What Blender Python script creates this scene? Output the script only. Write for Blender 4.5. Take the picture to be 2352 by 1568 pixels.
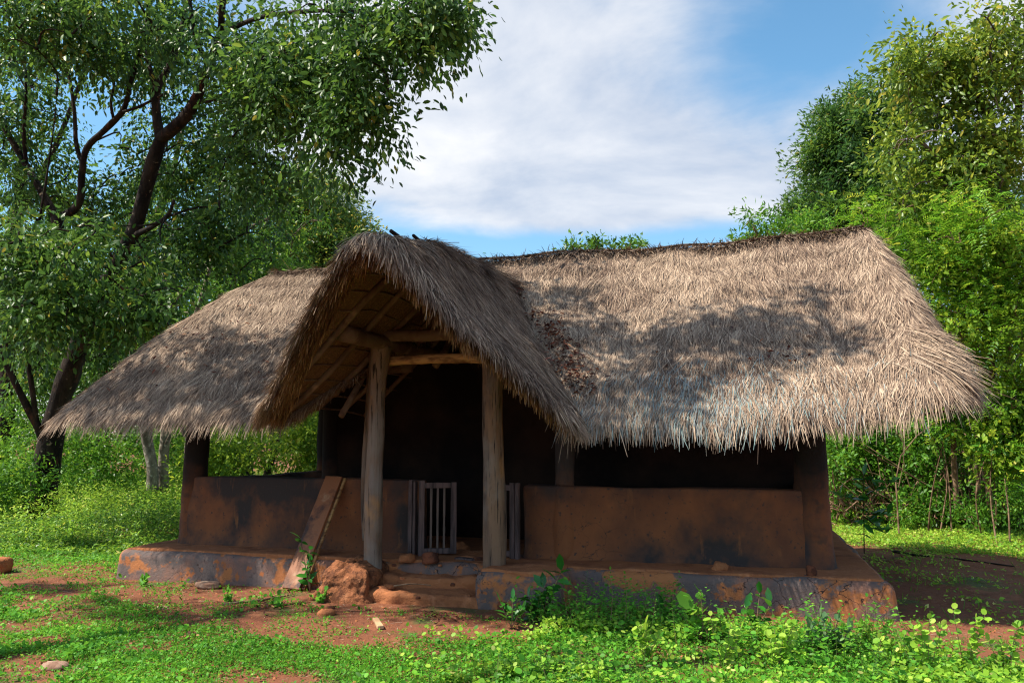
import bpy, bmesh, math
import numpy as np
from mathutils import Vector
R = math.radians
for o in list(bpy.data.objects): bpy.data.objects.remove(o)
S = bpy.context.scene
COL = S.collection

# ------------------------------------------------------------ camera
YAW, PITCH, EYE, FPX, CX, CY = R(15.6), R(6.9), 1.6, 1865.0, 1176.0, 784.0
cam = bpy.data.cameras.new("camera"); cam.sensor_width = 36.0
cam.lens = 36.0 * FPX / 2352.0; cam.clip_end = 3000; cam.clip_start = 0.05
co = bpy.data.objects.new("camera", cam); COL.objects.link(co)
co.location = (0, 0, EYE); co.rotation_euler = (R(90) + PITCH, 0, YAW)
S.camera = co

# ------------------------------------------------------------ light
SUN_EL, SUN_AZ = 54.0, 63.0      # azimuth: degrees from the hut's front (-Y) towards the left (-X)
TO_SUN = np.array([-math.cos(R(SUN_EL)) * math.sin(R(SUN_AZ)), -math.cos(R(SUN_EL)) * math.cos(R(SUN_AZ)), math.sin(R(SUN_EL))])
sl = bpy.data.lights.new("sun", 'SUN'); sl.energy = 4.8; sl.angle = R(0.6); sl.color = (1.0, 0.92, 0.79)
so = bpy.data.objects.new("sun", sl); COL.objects.link(so)
so.rotation_euler = Vector(TO_SUN).to_track_quat('Z', 'Y').to_euler()
S.view_settings.view_transform = 'Standard'; S.view_settings.look = 'None'
S.view_settings.exposure = 0.86; S.view_settings.gamma = 1.0
S.cycles.use_denoising = True; S.cycles.denoiser = 'OPENIMAGEDENOISE'; S.cycles.denoising_input_passes = 'RGB_ALBEDO_NORMAL'; S.cycles.denoising_prefilter = 'NONE'; S.cycles.filter_width = 1.2; S.cycles.sample_clamp_indirect = 4.0
S.cycles.max_bounces = 6; S.cycles.diffuse_bounces = 3; S.cycles.transparent_max_bounces = 4
S.cycles.transmission_bounces = 3; S.cycles.glossy_bounces = 2

W = bpy.data.worlds.new("World"); S.world = W; W.use_nodes = True
nt = W.node_tree; nt.nodes.clear()
def N(t, **k):
    n = nt.nodes.new(t)
    for a, b in k.items(): setattr(n, a, b)
    return n
out = N('ShaderNodeOutputWorld'); sky = N('ShaderNodeTexSky'); sky.sky_type = 'NISHITA'; sky.sun_disc = False
sky.sun_elevation = R(SUN_EL); sky.sun_rotation = math.atan2(TO_SUN[0], TO_SUN[1]); sky.air_density = 1.0; sky.dust_density = 0.4; sky.ozone_density = 3.0
b1 = N('ShaderNodeBackground'); b1.inputs[1].default_value = 0.15
hs = N('ShaderNodeHueSaturation'); hs.inputs['Saturation'].default_value = 1.12; hs.inputs['Value'].default_value = 0.80; hs.inputs['Hue'].default_value = 0.485
nt.links.new(sky.outputs[0], hs.inputs['Color']); nt.links.new(hs.outputs[0], b1.inputs[0])
tc = N('ShaderNodeTexCoord'); sep = N('ShaderNodeSeparateXYZ'); nt.links.new(tc.outputs['Generated'], sep.inputs[0])
def M(op, a, b=None, c=None, clamp=False):
    n = N('ShaderNodeMath', operation=op); n.use_clamp = clamp
    for i, v in enumerate((a, b, c)):
        if v is None: continue
        if isinstance(v, (int, float)): n.inputs[i].default_value = v
        else: nt.links.new(v, n.inputs[i])
    return n.outputs[0]
zc = M('ADD', M('MAXIMUM', sep.outputs[2], 0.0), 0.28)          # flat cloud layer seen in perspective
u = M('DIVIDE', sep.outputs[0], zc); v = M('DIVIDE', sep.outputs[1], zc)
cmb = N('ShaderNodeCombineXYZ'); nt.links.new(u, cmb.inputs[0]); nt.links.new(v, cmb.inputs[1])
def noise(scale, detail, rough, off, dist=0.0, sc=(1, 1, 1)):
    mp = N('ShaderNodeMapping'); mp.inputs['Location'].default_value = off; mp.inputs['Scale'].default_value = sc
    nt.links.new(cmb.outputs[0], mp.inputs[0])
    n = N('ShaderNodeTexNoise'); n.inputs['Scale'].default_value = scale; n.inputs['Detail'].default_value = detail
    n.inputs['Roughness'].default_value = rough; n.inputs['Distortion'].default_value = dist
    nt.links.new(mp.outputs[0], n.inputs['Vector']); return n.outputs[0]
n1 = noise(1.3, 6, 0.52, (3.1, 1.7, 0), 0.35, (1, 0.75, 1)); n2 = noise(0.75, 3, 0.5, (7.3, 2.2, 0)); n3 = noise(2.8, 8, 0.58, (1.3, 4.4, 0), 0.3, (0.8, 1.0, 1))
def ramp(x, a, b):
    n = N('ShaderNodeMapRange', interpolation_type='SMOOTHSTEP')
    n.inputs[1].default_value = a; n.inputs[2].default_value = b; nt.links.new(x, n.inputs[0]); return n.outputs[0]
# the broad cloud bank: a soft mass centred on one direction of the sky
def bank(px, py, sx, sz):
    d = np.array(SKYDIR(px, py)); az = math.atan2(d[0], d[1])
    a = N('ShaderNodeMath', operation='ARCTAN2'); nt.links.new(sep.outputs[0], a.inputs[0]); nt.links.new(sep.outputs[1], a.inputs[1])
    da = M('DIVIDE', M('SUBTRACT', a.outputs[0], az), sx); dz = M('DIVIDE', M('SUBTRACT', sep.outputs[2], float(d[2])), sz)
    q = M('ADD', M('MULTIPLY', da, da), M('MULTIPLY', dz, dz))
    return M('EXPONENT', M('MULTIPLY', q, -1.0))
_f = np.array([-math.sin(YAW) * math.cos(PITCH), math.cos(YAW) * math.cos(PITCH), math.sin(PITCH)])
_r = np.array([math.cos(YAW), math.sin(YAW), 0.0]); _u = np.cross(_r, _f); CAMP = np.array([0, 0, EYE])
def ray(px, py): return _f + _r * (px - CX) / FPX - _u * (py - CY) / FPX
def SKYDIR(px, py):
    d = ray(px, py); return d / np.linalg.norm(d)
bk = M('ADD', M('MULTIPLY', bank(1400, 400, 0.52, 0.10), 1.1), M('MULTIPLY', bank(1200, 60, 0.30, 0.12), 0.55))
bk = M('SUBTRACT', bk, M('MULTIPLY', bank(1860, 110, 0.13, 0.07), 0.60))
bk = M('SUBTRACT', bk, M('MULTIPLY', bank(1300, 588, 0.6, 0.032), 1.7))
bk = M('SUBTRACT', bk, M('MULTIPLY', bank(200, 400, 0.22, 0.2), 0.35))
mask = ramp(M('ADD', M('ADD', bk, M('MULTIPLY', M('SUBTRACT', n1, 0.5), 2.4)), M('ADD', M('MULTIPLY', M('SUBTRACT', n2, 0.5), 0.7), M('MULTIPLY', M('SUBTRACT', n3, 0.5), 2.0))), -.42, 0.70)
cr = N('ShaderNodeValToRGB'); cr.color_ramp.elements[0].position = 0.38; cr.color_ramp.elements[0].color = (0.47, 0.56, 0.72, 1)
cr.color_ramp.elements[1].position = 0.64; cr.color_ramp.elements[1].color = (1.03, 1.02, 1.02, 1)
nt.links.new(M('ADD', M('MULTIPLY', n3, 0.62), M('MULTIPLY', n2, 0.38)), cr.inputs[0])
b2 = N('ShaderNodeBackground'); b2.inputs[1].default_value = 0.59; nt.links.new(cr.outputs[0], b2.inputs[0])
mx = N('ShaderNodeMixShader'); nt.links.new(M('MULTIPLY', mask, 0.93), mx.inputs[0]); nt.links.new(b1.outputs[0], mx.inputs[1]); nt.links.new(b2.outputs[0], mx.inputs[2])
nt.links.new(mx.outputs[0], out.inputs[0])

# ------------------------------------------------------------ maths helpers
rng = np.random.default_rng(7)
def Wp(px, py, k): return CAMP + ray(px, py) * k          # a point seen at (px,py), k metres in front of the camera
def onz(px, py, z=0.0):
    d = ray(px, py); return CAMP + d * ((z - EYE) / d[2])
def ony(px, py, y):
    d = ray(px, py); return CAMP + d * (y / d[1])
def _h(i, j, k, s):
    n = (i * 374761393 + j * 668265263 + k * 2147483647 + s * 1274126177) & 0xffffffff
    n = ((n ^ (n >> 13)) * 1274126177) & 0xffffffff
    return ((n ^ (n >> 16)) & 0xffff) / 32767.5 - 1.0
def vnoise(P, scale=1.0, seed=0, octs=1):
    P = np.atleast_2d(P) * scale; tot = np.zeros(len(P)); amp = 1.0
    for o in range(octs):
        F = np.floor(P).astype(np.int64); f = P - F; f = f * f * (3 - 2 * f); r = np.zeros(len(P))
        for a in (0, 1):
            for b in (0, 1):
                for c in (0, 1):
                    w = (f[:, 0] if a else 1 - f[:, 0]) * (f[:, 1] if b else 1 - f[:, 1]) * (f[:, 2] if c else 1 - f[:, 2])
                    r += w * _h(F[:, 0] + a, F[:, 1] + b, F[:, 2] + c, seed + o)
        tot += r * amp; amp *= 0.5; P = P * 2.03 + 11.3
    return tot
def unit(v): return v / (np.linalg.norm(v, axis=-1, keepdims=True) + 1e-9)

# ------------------------------------------------------------ object helpers
def put(name, me, mat=None, parent=None):
    o = bpy.data.objects.new(name, me); COL.objects.link(o)
    if mat is not None: me.materials.append(mat)
    if parent is not None: o.parent = parent
    return o
def mesh_np(name, V, quads=None, tris=None, mat=None, parent=None, attrs=None, smooth=False):
    V = np.asarray(V, dtype=np.float32)
    q = np.zeros((0, 4), int) if quads is None else np.asarray(quads); t = np.zeros((0, 3), int) if tris is None else np.asarray(tris)
    me = bpy.data.meshes.new(name); me.vertices.add(len(V)); me.vertices.foreach_set('co', V.ravel())
    li = np.concatenate([q.ravel(), t.ravel()]).astype(np.int32)
    me.loops.add(len(li)); me.loops.foreach_set('vertex_index', li)
    me.polygons.add(len(q) + len(t))
    ls = np.concatenate([np.arange(len(q)) * 4, len(q) * 4 + np.arange(len(t)) * 3]).astype(np.int32)
    me.polygons.foreach_set('loop_start', ls)
    if smooth: me.polygons.foreach_set('use_smooth', np.ones(len(ls), bool))
    for k, (dom, val) in (attrs or {}).items():
        a = me.attributes.new(k, 'FLOAT', dom); a.data.foreach_set('value', np.asarray(val, dtype=np.float32))
    me.update(calc_edges=True); me.validate()
    return put(name, me, mat, parent)
def tag(o, label=None, cat=None, group=None, kind=None):
    if label: o['label'] = label
    if cat: o['category'] = cat
    if group: o['group'] = group
    if kind: o['kind'] = kind
    return o
def empty(name, loc=(0, 0, 0)):
    o = bpy.data.objects.new(name, None); COL.objects.link(o); o.location = loc; o.empty_display_size = 0.2; return o
def part(name, V, q, mat, root, t=None, smooth=True, attrs=None):
    """a part given in world coordinates, parented to root (an Empty with plain translation)"""
    off = np.array(root.matrix_basis.translation) if root is not None else np.zeros(3)
    if root is not None and root.parent is not None: off = off + np.array(root.parent.matrix_basis.translation)
    o = mesh_np(name, np.asarray(V) - off, q, t, mat, root, attrs, smooth); return o
class Geo:
    def __init__(s): s.V = []; s.Q = []; s.n = 0
    def add(s, V, Q):
        s.V.append(np.asarray(V)); s.Q.append(np.asarray(Q) + s.n); s.n += len(V); return s
    def get(s): return np.concatenate(s.V), np.concatenate(s.Q)
def tube(P, rad, ns=8, nz=0.0, seed=0, cap=True, flat=1.0, sub=1):
    P = np.asarray(P, float); rad = np.broadcast_to(np.asarray(rad, float), (len(P),)).copy()
    if sub > 1 and len(P) > 1:                              # Catmull-Rom refinement
        E = np.vstack([2 * P[0] - P[1], P, 2 * P[-1] - P[-2]]); out = []; ro = []
        for i in range(len(P) - 1):
            a, b, c, d = E[i:i + 4]
            for s in range(sub):
                t = s / sub
                out.append(.5 * ((2 * b) + (c - a) * t + (2 * a - 5 * b + 4 * c - d) * t * t + (3 * b - a - 3 * c + d) * t ** 3))
                ro.append(rad[i] * (1 - t) + rad[i + 1] * t)
        out.append(P[-1]); ro.append(rad[-1]); P = np.array(out); rad = np.array(ro)
    n = len(P); T = unit(np.gradient(P, axis=0)); up = np.array([0.13, 0.21, 1.0]) if abs(T[0][2]) < 0.8 else np.array([1.0, 0.17, 0.1])
    A = unit(np.cross(T, up)); B = np.cross(T, A)
    th = np.linspace(0, 2 * math.pi, ns, endpoint=False)
    ring = np.cos(th)[None, :, None] * A[:, None] + np.sin(th)[None, :, None] * B[:, None] * flat
    V = P[:, None] + ring * rad[:, None, None]
    V = V.reshape(-1, 3)
    if nz: V = V + (ring.reshape(-1, 3)) * (vnoise(V, 4.0 / max(rad.max() * 8, .1), seed, 3) * nz)[:, None]
    i = np.arange(n - 1)[:, None] * ns; j = np.arange(ns)[None]; j2 = (j + 1) % ns
    Q = np.stack([i + j, i + j2, i + ns + j2, i + ns + j], -1).reshape(-1, 4)
    if cap:
        V = np.vstack([V, P[0] - T[0] * rad[0] * .05, P[-1] + T[-1] * rad[-1] * .3]); a = len(V) - 2; b = a + 1; jj = np.arange(0, ns, 2)
        Q = np.vstack([Q, np.stack([np.full(len(jj), a), (jj + 2) % ns, (jj + 1) % ns, jj], -1),
                       np.stack([np.full(len(jj), b), (n - 1) * ns + jj, (n - 1) * ns + (jj + 1) % ns, (n - 1) * ns + (jj + 2) % ns], -1)])
    return V, Q
def rbox(x0, x1, y0, y1, z0, z1, r=0.03, res=0.06, nz=0.0, ns=3.0, seed=0, octs=3):
    """rounded, slightly uneven block"""
    lo = np.array([x0, y0, z0]); hi = np.array([x1, y1, z1]); d = hi - lo; r = min(r, d.min() * .49)
    n = np.maximum(2, np.ceil(d / res).astype(int)); g = Geo()
    def axis(k):
        t = np.linspace(lo[k], hi[k], n[k] + 1); e = [lo[k] + r * f for f in (.3, .65, 1)] + [hi[k] - r * f for f in (1, .65, .3)]
        return np.unique(np.round(np.concatenate([t, e]), 5))
    for ax in range(3):
        a, b = (ax + 1) % 3, (ax + 2) % 3; ta, tb = axis(a), axis(b)
        for side in (0, 1):
            U, Vv = np.meshgrid(ta, tb, indexing='ij'); P = np.zeros(U.shape + (3,)); P[..., a] = U; P[..., b] = Vv; P[..., ax] = hi[ax] if side else lo[ax]
            na, nb = U.shape; i = (np.arange(na - 1)[:, None] * nb + np.arange(nb - 1)[None]).ravel()
            q = np.stack([i, i + nb, i + nb + 1, i + 1], -1)
            if not side: q = q[:, ::-1]
            g.add(P.reshape(-1, 3), q)
    V, Q = g.get(); inner = np.clip(V, lo + r, hi - r); dd = V - inner; nn = unit(dd); V = inner + nn * r
    if nz: V = V + nn * (vnoise(V, ns, seed, octs) * nz)[:, None]
    key = np.round(V, 4); _, idx, inv = np.unique(key, axis=0, return_index=True, return_inverse=True)
    inv = inv.ravel(); Q = inv[Q]; V = V[idx]
    ok = np.array([len(set(f)) == 4 for f in Q]); return V, Q[ok]

# ------------------------------------------------------------ materials
def mat(name): 
    m = bpy.data.materials.new(name); m.use_nodes = True; t = m.node_tree; t.nodes.clear()
    o = t.nodes.new('ShaderNodeOutputMaterial'); p = t.nodes.new('ShaderNodeBsdfPrincipled'); t.links.new(p.outputs[0], o.inputs[0])
    return m, t, p, o
def leafmat(name, cols, trans=0.4, rough=0.45, spec=0.35):
    m, t, p, o = mat(name)
    a = t.nodes.new('ShaderNodeAttribute'); a.attribute_name = 'rnd'
    r = t.nodes.new('ShaderNodeValToRGB'); e = r.color_ramp.elements
    while len(e) < len(cols): e.new(0.5)
    for i, (pos, c) in enumerate(cols): e[i].position = pos; e[i].color = (*c, 1)
    t.links.new(a.outputs['Fac'], r.inputs[0]); t.links.new(r.outputs[0], p.inputs['Base Color'])
    p.inputs['Roughness'].default_value = rough; p.inputs['Specular IOR Level'].default_value = spec
    if trans:
        tr = t.nodes.new('ShaderNodeBsdfTranslucent'); hs = t.nodes.new('ShaderNodeHueSaturation'); hs.inputs['Value'].default_value = 1.3; hs.inputs['Hue'].default_value = 0.478
        t.links.new(r.outputs[0], hs.inputs['Color']); t.links.new(hs.outputs[0], tr.inputs[0])
        mx = t.nodes.new('ShaderNodeMixShader'); mx.inputs[0].default_value = trans
        t.links.new(p.outputs[0], mx.inputs[1]); t.links.new(tr.outputs[0], mx.inputs[2]); t.links.new(mx.outputs[0], o.inputs[0])
    return m
def surf(name, layers, base, rough=0.85, bump=0.0, bscale=20.0, spec=0.25, bstretch=(1, 1, 1)):
    """base colour, then noise-masked layers: (colour, scale, lo, hi, stretch, seed)"""
    m, t, p, o = mat(name); tc = t.nodes.new('ShaderNodeTexCoord'); cur = None
    def nz(scale, st, seed, det=5, rg=.6):
        mp = t.nodes.new('ShaderNodeMapping'); mp.inputs['Scale'].default_value = st; mp.inputs['Location'].default_value = (seed * 3.7, seed * 1.9, seed * .7)
        n = t.nodes.new('ShaderNodeTexNoise'); n.inputs['Scale'].default_value = scale; n.inputs['Detail'].default_value = det; n.inputs['Roughness'].default_value = rg
        t.links.new(tc.outputs['Object'], mp.inputs[0]); t.links.new(mp.outputs[0], n.inputs['Vector']); return n.outputs[0]
    for i, (c, sc, lo, hi, st, sd) in enumerate(layers):
        mr = t.nodes.new('ShaderNodeMapRange'); mr.inputs[1].default_value = lo; mr.inputs[2].default_value = hi; t.links.new(nz(sc, st, sd), mr.inputs[0])
        mx = t.nodes.new('ShaderNodeMix'); mx.data_type = 'RGBA'; t.links.new(mr.outputs[0], mx.inputs[0])
        if cur is None: mx.inputs[6].default_value = (*base, 1)
        else: t.links.new(cur, mx.inputs[6])
        mx.inputs[7].default_value = (*c, 1); cur = mx.outputs[2]
    if cur is None: p.inputs['Base Color'].default_value = (*base, 1)
    else: t.links.new(cur, p.inputs['Base Color'])
    p.inputs['Roughness'].default_value = rough; p.inputs['Specular IOR Level'].default_value = spec
    if bump:
        b = t.nodes.new('ShaderNodeBump'); b.inputs['Strength'].default_value = 1.0; b.inputs['Distance'].default_value = bump
        t.links.new(nz(bscale, bstretch, 5, 8, .65), b.inputs['Height']); t.links.new(b.outputs[0], p.inputs['Normal'])
    m['mixout'] = 1
    return m
I1 = (1, 1, 1)
M_soil = surf('red_soil', [((.20, .075, .035), .9, .45, .62, I1, 1), ((.30, .12, .06), 2.6, .54, .74, I1, 2), ((.12, .055, .035), 9, .58, .70, I1, 3), ((.085, .10, .03), 1.7, .55, .66, I1, 4)], (.20, .072, .036), .95, .035, 14)
M_mud = surf('mud_wall', [((.11, .042, .022), 1.2, .40, .62, (1, 1, .7), 1), ((.036, .028, .026), 1.15, .46, .60, (1, 1, .8), 6), ((.26, .10, .035), 5, .62, .76, (1.5, 1.5, .35), 3), ((.06, .035, .03), 22, .60, .68, I1, 4)], (.23, .082, .031), .8, .008, 30, .3)
def darken_up(m, z0, z1, c=(.012, .009, .009)):  # mixes in a darker colour towards the top, edge broken by noise
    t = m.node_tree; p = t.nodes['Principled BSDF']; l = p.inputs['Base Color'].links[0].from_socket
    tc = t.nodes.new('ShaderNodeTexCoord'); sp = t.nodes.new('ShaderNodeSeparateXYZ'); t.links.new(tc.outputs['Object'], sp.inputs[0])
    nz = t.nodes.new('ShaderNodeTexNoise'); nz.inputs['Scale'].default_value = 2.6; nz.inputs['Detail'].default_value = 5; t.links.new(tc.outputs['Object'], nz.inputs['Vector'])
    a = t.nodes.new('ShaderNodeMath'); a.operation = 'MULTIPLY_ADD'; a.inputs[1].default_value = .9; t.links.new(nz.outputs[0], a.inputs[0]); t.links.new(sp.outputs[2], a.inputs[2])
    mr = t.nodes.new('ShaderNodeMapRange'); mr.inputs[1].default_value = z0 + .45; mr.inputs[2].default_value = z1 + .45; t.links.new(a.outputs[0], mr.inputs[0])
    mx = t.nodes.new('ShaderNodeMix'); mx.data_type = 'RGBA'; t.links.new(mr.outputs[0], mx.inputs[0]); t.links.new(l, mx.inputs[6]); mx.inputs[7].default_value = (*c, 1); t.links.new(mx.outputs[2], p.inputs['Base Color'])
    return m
darken_up(M_mud, .95, 1.45, (.035, .026, .026))
M_darktop = darken_up(surf('dark_topped_mud', [((.045, .036, .036), 1.6, .45, .62, (1, 1, .7), 2), ((.09, .045, .028), 9, .5, .66, I1, 4)], (.19, .068, .028), .85, .008, 28, .25), .75, 1.35)
M_black = surf('interior_shade_wall', [((.010, .008, .008), 1.1, .40, .6, I1, 1)], (.030, .018, .014), .9, .008, 25, .1)  # darkness of the veranda interior put into the wall colour
M_plinth = surf('plinth_plaster', [((.13, .098, .09), 2.3, .38, .54, I1, 1), ((.40, .15, .055), 2.6, .53, .58, I1, 7), ((.34, .12, .045), 9, .58, .64, I1, 9), ((.07, .045, .04), 15, .62, .7, I1, 3)], (.24, .12, .085), .85, .010, 26, .25)
def cracks(m, scale, wid=.02, lo=.5, c=(.02, .012, .01), dep=.01):
    t = m.node_tree; p = t.nodes['Principled BSDF']; tc = t.nodes.new('ShaderNodeTexCoord'); nz = t.nodes.new('ShaderNodeTexNoise'); nz.inputs['Scale'].default_value = 4; nz.inputs['Detail'].default_value = 4
    t.links.new(tc.outputs['Object'], nz.inputs['Vector']); ad = t.nodes.new('ShaderNodeVectorMath'); ad.operation = 'MULTIPLY_ADD'; ad.inputs[1].default_value = (.35, .35, .35)
    t.links.new(nz.outputs['Color'], ad.inputs[0]); t.links.new(tc.outputs['Object'], ad.inputs[2]); vo = t.nodes.new('ShaderNodeTexVoronoi'); vo.feature = 'DISTANCE_TO_EDGE'; vo.inputs['Scale'].default_value = scale; t.links.new(ad.outputs[0], vo.inputs['Vector'])
    n2 = t.nodes.new('ShaderNodeTexNoise'); n2.inputs['Scale'].default_value = .8; t.links.new(tc.outputs['Object'], n2.inputs['Vector'])
    w = t.nodes.new('ShaderNodeMapRange'); w.inputs[1].default_value = lo; w.inputs[2].default_value = lo + .12; w.inputs[4].default_value = wid; t.links.new(n2.outputs[0], w.inputs[0])
    lt = t.nodes.new('ShaderNodeMath'); lt.operation = 'LESS_THAN'; t.links.new(vo.outputs['Distance'], lt.inputs[0]); t.links.new(w.outputs[0], lt.inputs[1])
    l = p.inputs['Base Color'].links[0].from_socket; mx = t.nodes.new('ShaderNodeMix'); mx.data_type = 'RGBA'; t.links.new(lt.outputs[0], mx.inputs[0]); t.links.new(l, mx.inputs[6]); mx.inputs[7].default_value = (*c, 1); t.links.new(mx.outputs[2], p.inputs['Base Color'])
    b = t.nodes.new('ShaderNodeBump'); b.invert = True; b.inputs['Distance'].default_value = dep; t.links.new(lt.outputs[0], b.inputs['Height'])
    if p.inputs['Normal'].links: t.links.new(p.inputs['Normal'].links[0].from_socket, b.inputs['Normal'])
    t.links.new(b.outputs[0], p.inputs['Normal'])
cracks(M_plinth, 4.0, .013, .50, (.05, .03, .025), .006); cracks(M_mud, 2.6, .005, .58, (.06, .03, .02), .003)
M_clay = surf('dusty_clay', [((.22, .08, .035), 3, .5, .65, I1, 1), ((.46, .19, .09), 8, .55, .72, I1, 2)], (.36, .135, .055), .95, .02, 22)
M_wood = surf('weathered_wood', [((.10, .07, .055), 2.2, .46, .60, (2, 2, .35), 1), ((.22, .18, .16), 2.2, .5, .68, (1, 1, .5), 2), ((.03, .022, .018), 16, .57, .61, (3, 3, .10), 3), ((.24, .20, .17), 1.6, .5, .66, (1, 1, .6), 11), ((.42, .22, .09), 2.5, .56, .7, (1, 1, .6), 8)], (.22, .135, .085), .85, .014, 13, .2, (3, 3, .14))
M_pole = surf('roof_pole_wood', [((.09, .048, .03), 4, .45, .6, I1, 1), ((.22, .14, .09), 7, .55, .7, I1, 2)], (.14, .085, .055), .85, .01, 20)
M_gate = surf('gate_wood', [((.05, .035, .035), 6, .45, .6, (4, 4, .3), 1)], (.13, .085, .08), .8, .006, 25, .3, (3, 3, .2))
M_plank = surf('rusty_board', [((.055, .025, .018), 3.0, .46, .58, I1, 2), ((.36, .20, .11), 4, .60, .68, I1, 5), ((.30, .10, .035), 9, .55, .7, I1, 6)], (.27, .10, .04), .6, .004, 30, .4)
M_plank2 = surf('yellow_board', [((.18, .09, .04), 5, .45, .6, (1, 1, 4), 2)], (.48, .27, .11), .7, .004, 30)
M_stone = surf('stone', [((.22, .12, .08), 5, .45, .62, I1, 2)], (.45, .31, .22), .9, .012, 20)
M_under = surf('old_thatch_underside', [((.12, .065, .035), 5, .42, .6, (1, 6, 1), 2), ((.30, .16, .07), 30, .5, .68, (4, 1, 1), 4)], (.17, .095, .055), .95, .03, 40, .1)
M_bark = surf('dark_bark', [((.012, .009, .008), 5, .4, .58, (1, 1, .35), 1), ((.09, .04, .025), 7, .60, .70, (1, 1, .4), 5), ((.28, .22, .15), 9, .64, .70, I1, 9)], (.036, .026, .02), .95, .05, 9, .2, (1, 1, .4))
M_pale = surf('pale_bark', [((.12, .10, .08), 6, .45, .6, (1, 1, .6), 1), ((.45, .41, .34), 12, .55, .65, I1, 5)], (.27, .23, .18), .9, .02, 18)
M_twig = surf('twig_bark', [((.09, .05, .03), 5, .45, .6, I1, 1)], (.24, .155, .10), .9)
M_grey = surf('grey_branch_bark', [((.05, .035, .025), 4, .45, .58, I1, 1), ((.25, .2, .15), 9, .58, .66, I1, 5)], (.12, .085, .06), .95, .02, 14)
def strawmat():
    m = leafmat('thatch_straw', [(0, (.06, .036, .028)), (.25, (.16, .105, .075)), (.55, (.31, .22, .155)), (.84, (.54, .40, .28)), (.93, (.30, .33, .32)), (1, (.17, .27, .26))], 0, .75, .2)
    m.node_tree.nodes['Color Ramp'].color_ramp.interpolation = 'LINEAR'; return m
M_straw = strawmat()
M_gold = leafmat('golden_straw', [(0, (.05, .022, .008)), (.3, (.16, .075, .028)), (.6, (.32, .17, .06)), (.9, (.50, .31, .13)), (1, (.6, .4, .2))], 0, .75, .2)
L_dark = leafmat('leaf_dark', [(0, (.022, .07, .016)), (.5, (.055, .15, .026)), (.85, (.14, .27, .035)), (.97, (.16, .26, .04)), (1, (.45, .33, .04))], .42, .42, .35)
L_mid = leafmat('leaf_mid', [(0, (.03, .10, .015)), (.5, (.085, .23, .025)), (.85, (.19, .37, .035)), (1, (.40, .46, .06))], .42, .42, .4)
L_bright = leafmat('leaf_bright', [(0, (.04, .13, .015)), (.5, (.085, .25, .02)), (.85, (.17, .37, .03)), (1, (.33, .46, .05))], .45, .45, .35)
L_olive = leafmat('leaf_olive', [(0, (.04, .10, .014)), (.5, (.16, .27, .028)), (.8, (.33, .42, .045)), (1, (.55, .52, .09))], .42, .4, .4)
L_ground = leafmat('leaf_ground', [(0, (.05, .18, .018)), (.5, (.11, .36, .03)), (.85, (.19, .48, .04)), (1, (.34, .55, .06))], .4, .5, .2)
L_lime = leafmat('leaf_lime', [(0, (.09, .26, .02)), (.5, (.26, .48, .04)), (.85, (.46, .62, .09)), (1, (.7, .7, .22))], .4, .5, .25)
L_lime2 = leafmat('leaf_feathery', [(0, (.045, .18, .015)), (.5, (.15, .40, .028)), (.85, (.32, .54, .04)), (1, (.48, .55, .06))], .45, .45, .35)
L_lime3 = leafmat('leaf_yellowgreen', [(0, (.06, .16, .018)), (.5, (.22, .38, .03)), (.85, (.42, .55, .05)), (1, (.62, .60, .09))], .45, .45, .3)
L_gloss = leafmat('leaf_glossy', [(0, (.015, .09, .012)), (.6, (.03, .18, .02)), (1, (.08, .30, .03))], .3, .28, .55)
L_grey = leafmat('leaf_greygreen', [(0, (.05, .13, .05)), (.6, (.10, .20, .08)), (1, (.20, .30, .13))], .3, .5, .3)
L_dry = leafmat('leaf_dry', [(0, (.05, .018, .014)), (.5, (.12, .035, .025)), (.85, (.26, .10, .05)), (1, (.4, .2, .1))], .1, .7, .2)

# ------------------------------------------------------------ leaf meshes
T_OV = (np.array([[0, 0, 0], [.28, .36, .07], [.66, .36, .05], [1, 0, -.06], [.66, -.36, .05], [.28, -.36, .07], [.3, 0, 0], [.68, 0, -.01]]), [[0, 6, 1, 1], [6, 7, 2, 1], [7, 3, 2, 2], [0, 5, 6, 6], [5, 4, 7, 6], [4, 3, 7, 7]])
T_DI = (np.array([[0, 0, 0], [.45, .36, .06], [1, 0, -.05], [.45, -.36, .06]]), [[0, 3, 2, 1]])
T_RO = (np.array([[0, 0, 0], [.15, .38, .05], [.55, .5, .05], [.92, .25, .02], [.92, -.25, .02], [.55, -.5, .05], [.15, -.38, .05], [.5, 0, -.02]]), [[0, 7, 2, 1], [7, 4, 3, 2], [0, 6, 5, 7], [7, 5, 4, 4]])
T_BL = (np.array([[0, .5, 0], [0, -.5, 0], [.4, -.42, .0], [.4, .42, 0], [.78, -.25, -.06], [.78, .25, -.06], [1, 0, -.16]]), [[1, 2, 3, 0], [2, 4, 5, 3], [4, 6, 5, 5]])
def leaves(P, D, Nn, L, Wd, tpl=T_OV):
    """P base, D direction, Nn normal -> verts, quads/tris"""
    TV, TF = tpl; D = unit(D); B = unit(np.cross(Nn, D)); Nn = np.cross(D, B)
    L = np.broadcast_to(L, (len(P),)); Wd = np.broadcast_to(Wd, (len(P),))
    V = P[:, None] + D[:, None] * (TV[:, 0][None, :, None] * L[:, None, None]) + B[:, None] * (TV[:, 1][None, :, None] * Wd[:, None, None]) + Nn[:, None] * (TV[:, 2][None, :, None] * L[:, None, None])
    off = (np.arange(len(P)) * len(TV))[:, None, None]
    q = np.array([f for f in TF if f[2] != f[3]]).reshape(-1, 4); t = np.array([f[:3] for f in TF if f[2] == f[3]]).reshape(-1, 3)
    return V.reshape(-1, 3), (q[None] + off).reshape(-1, 4), (t[None] + off).reshape(-1, 3), len(q), len(t)
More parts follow.
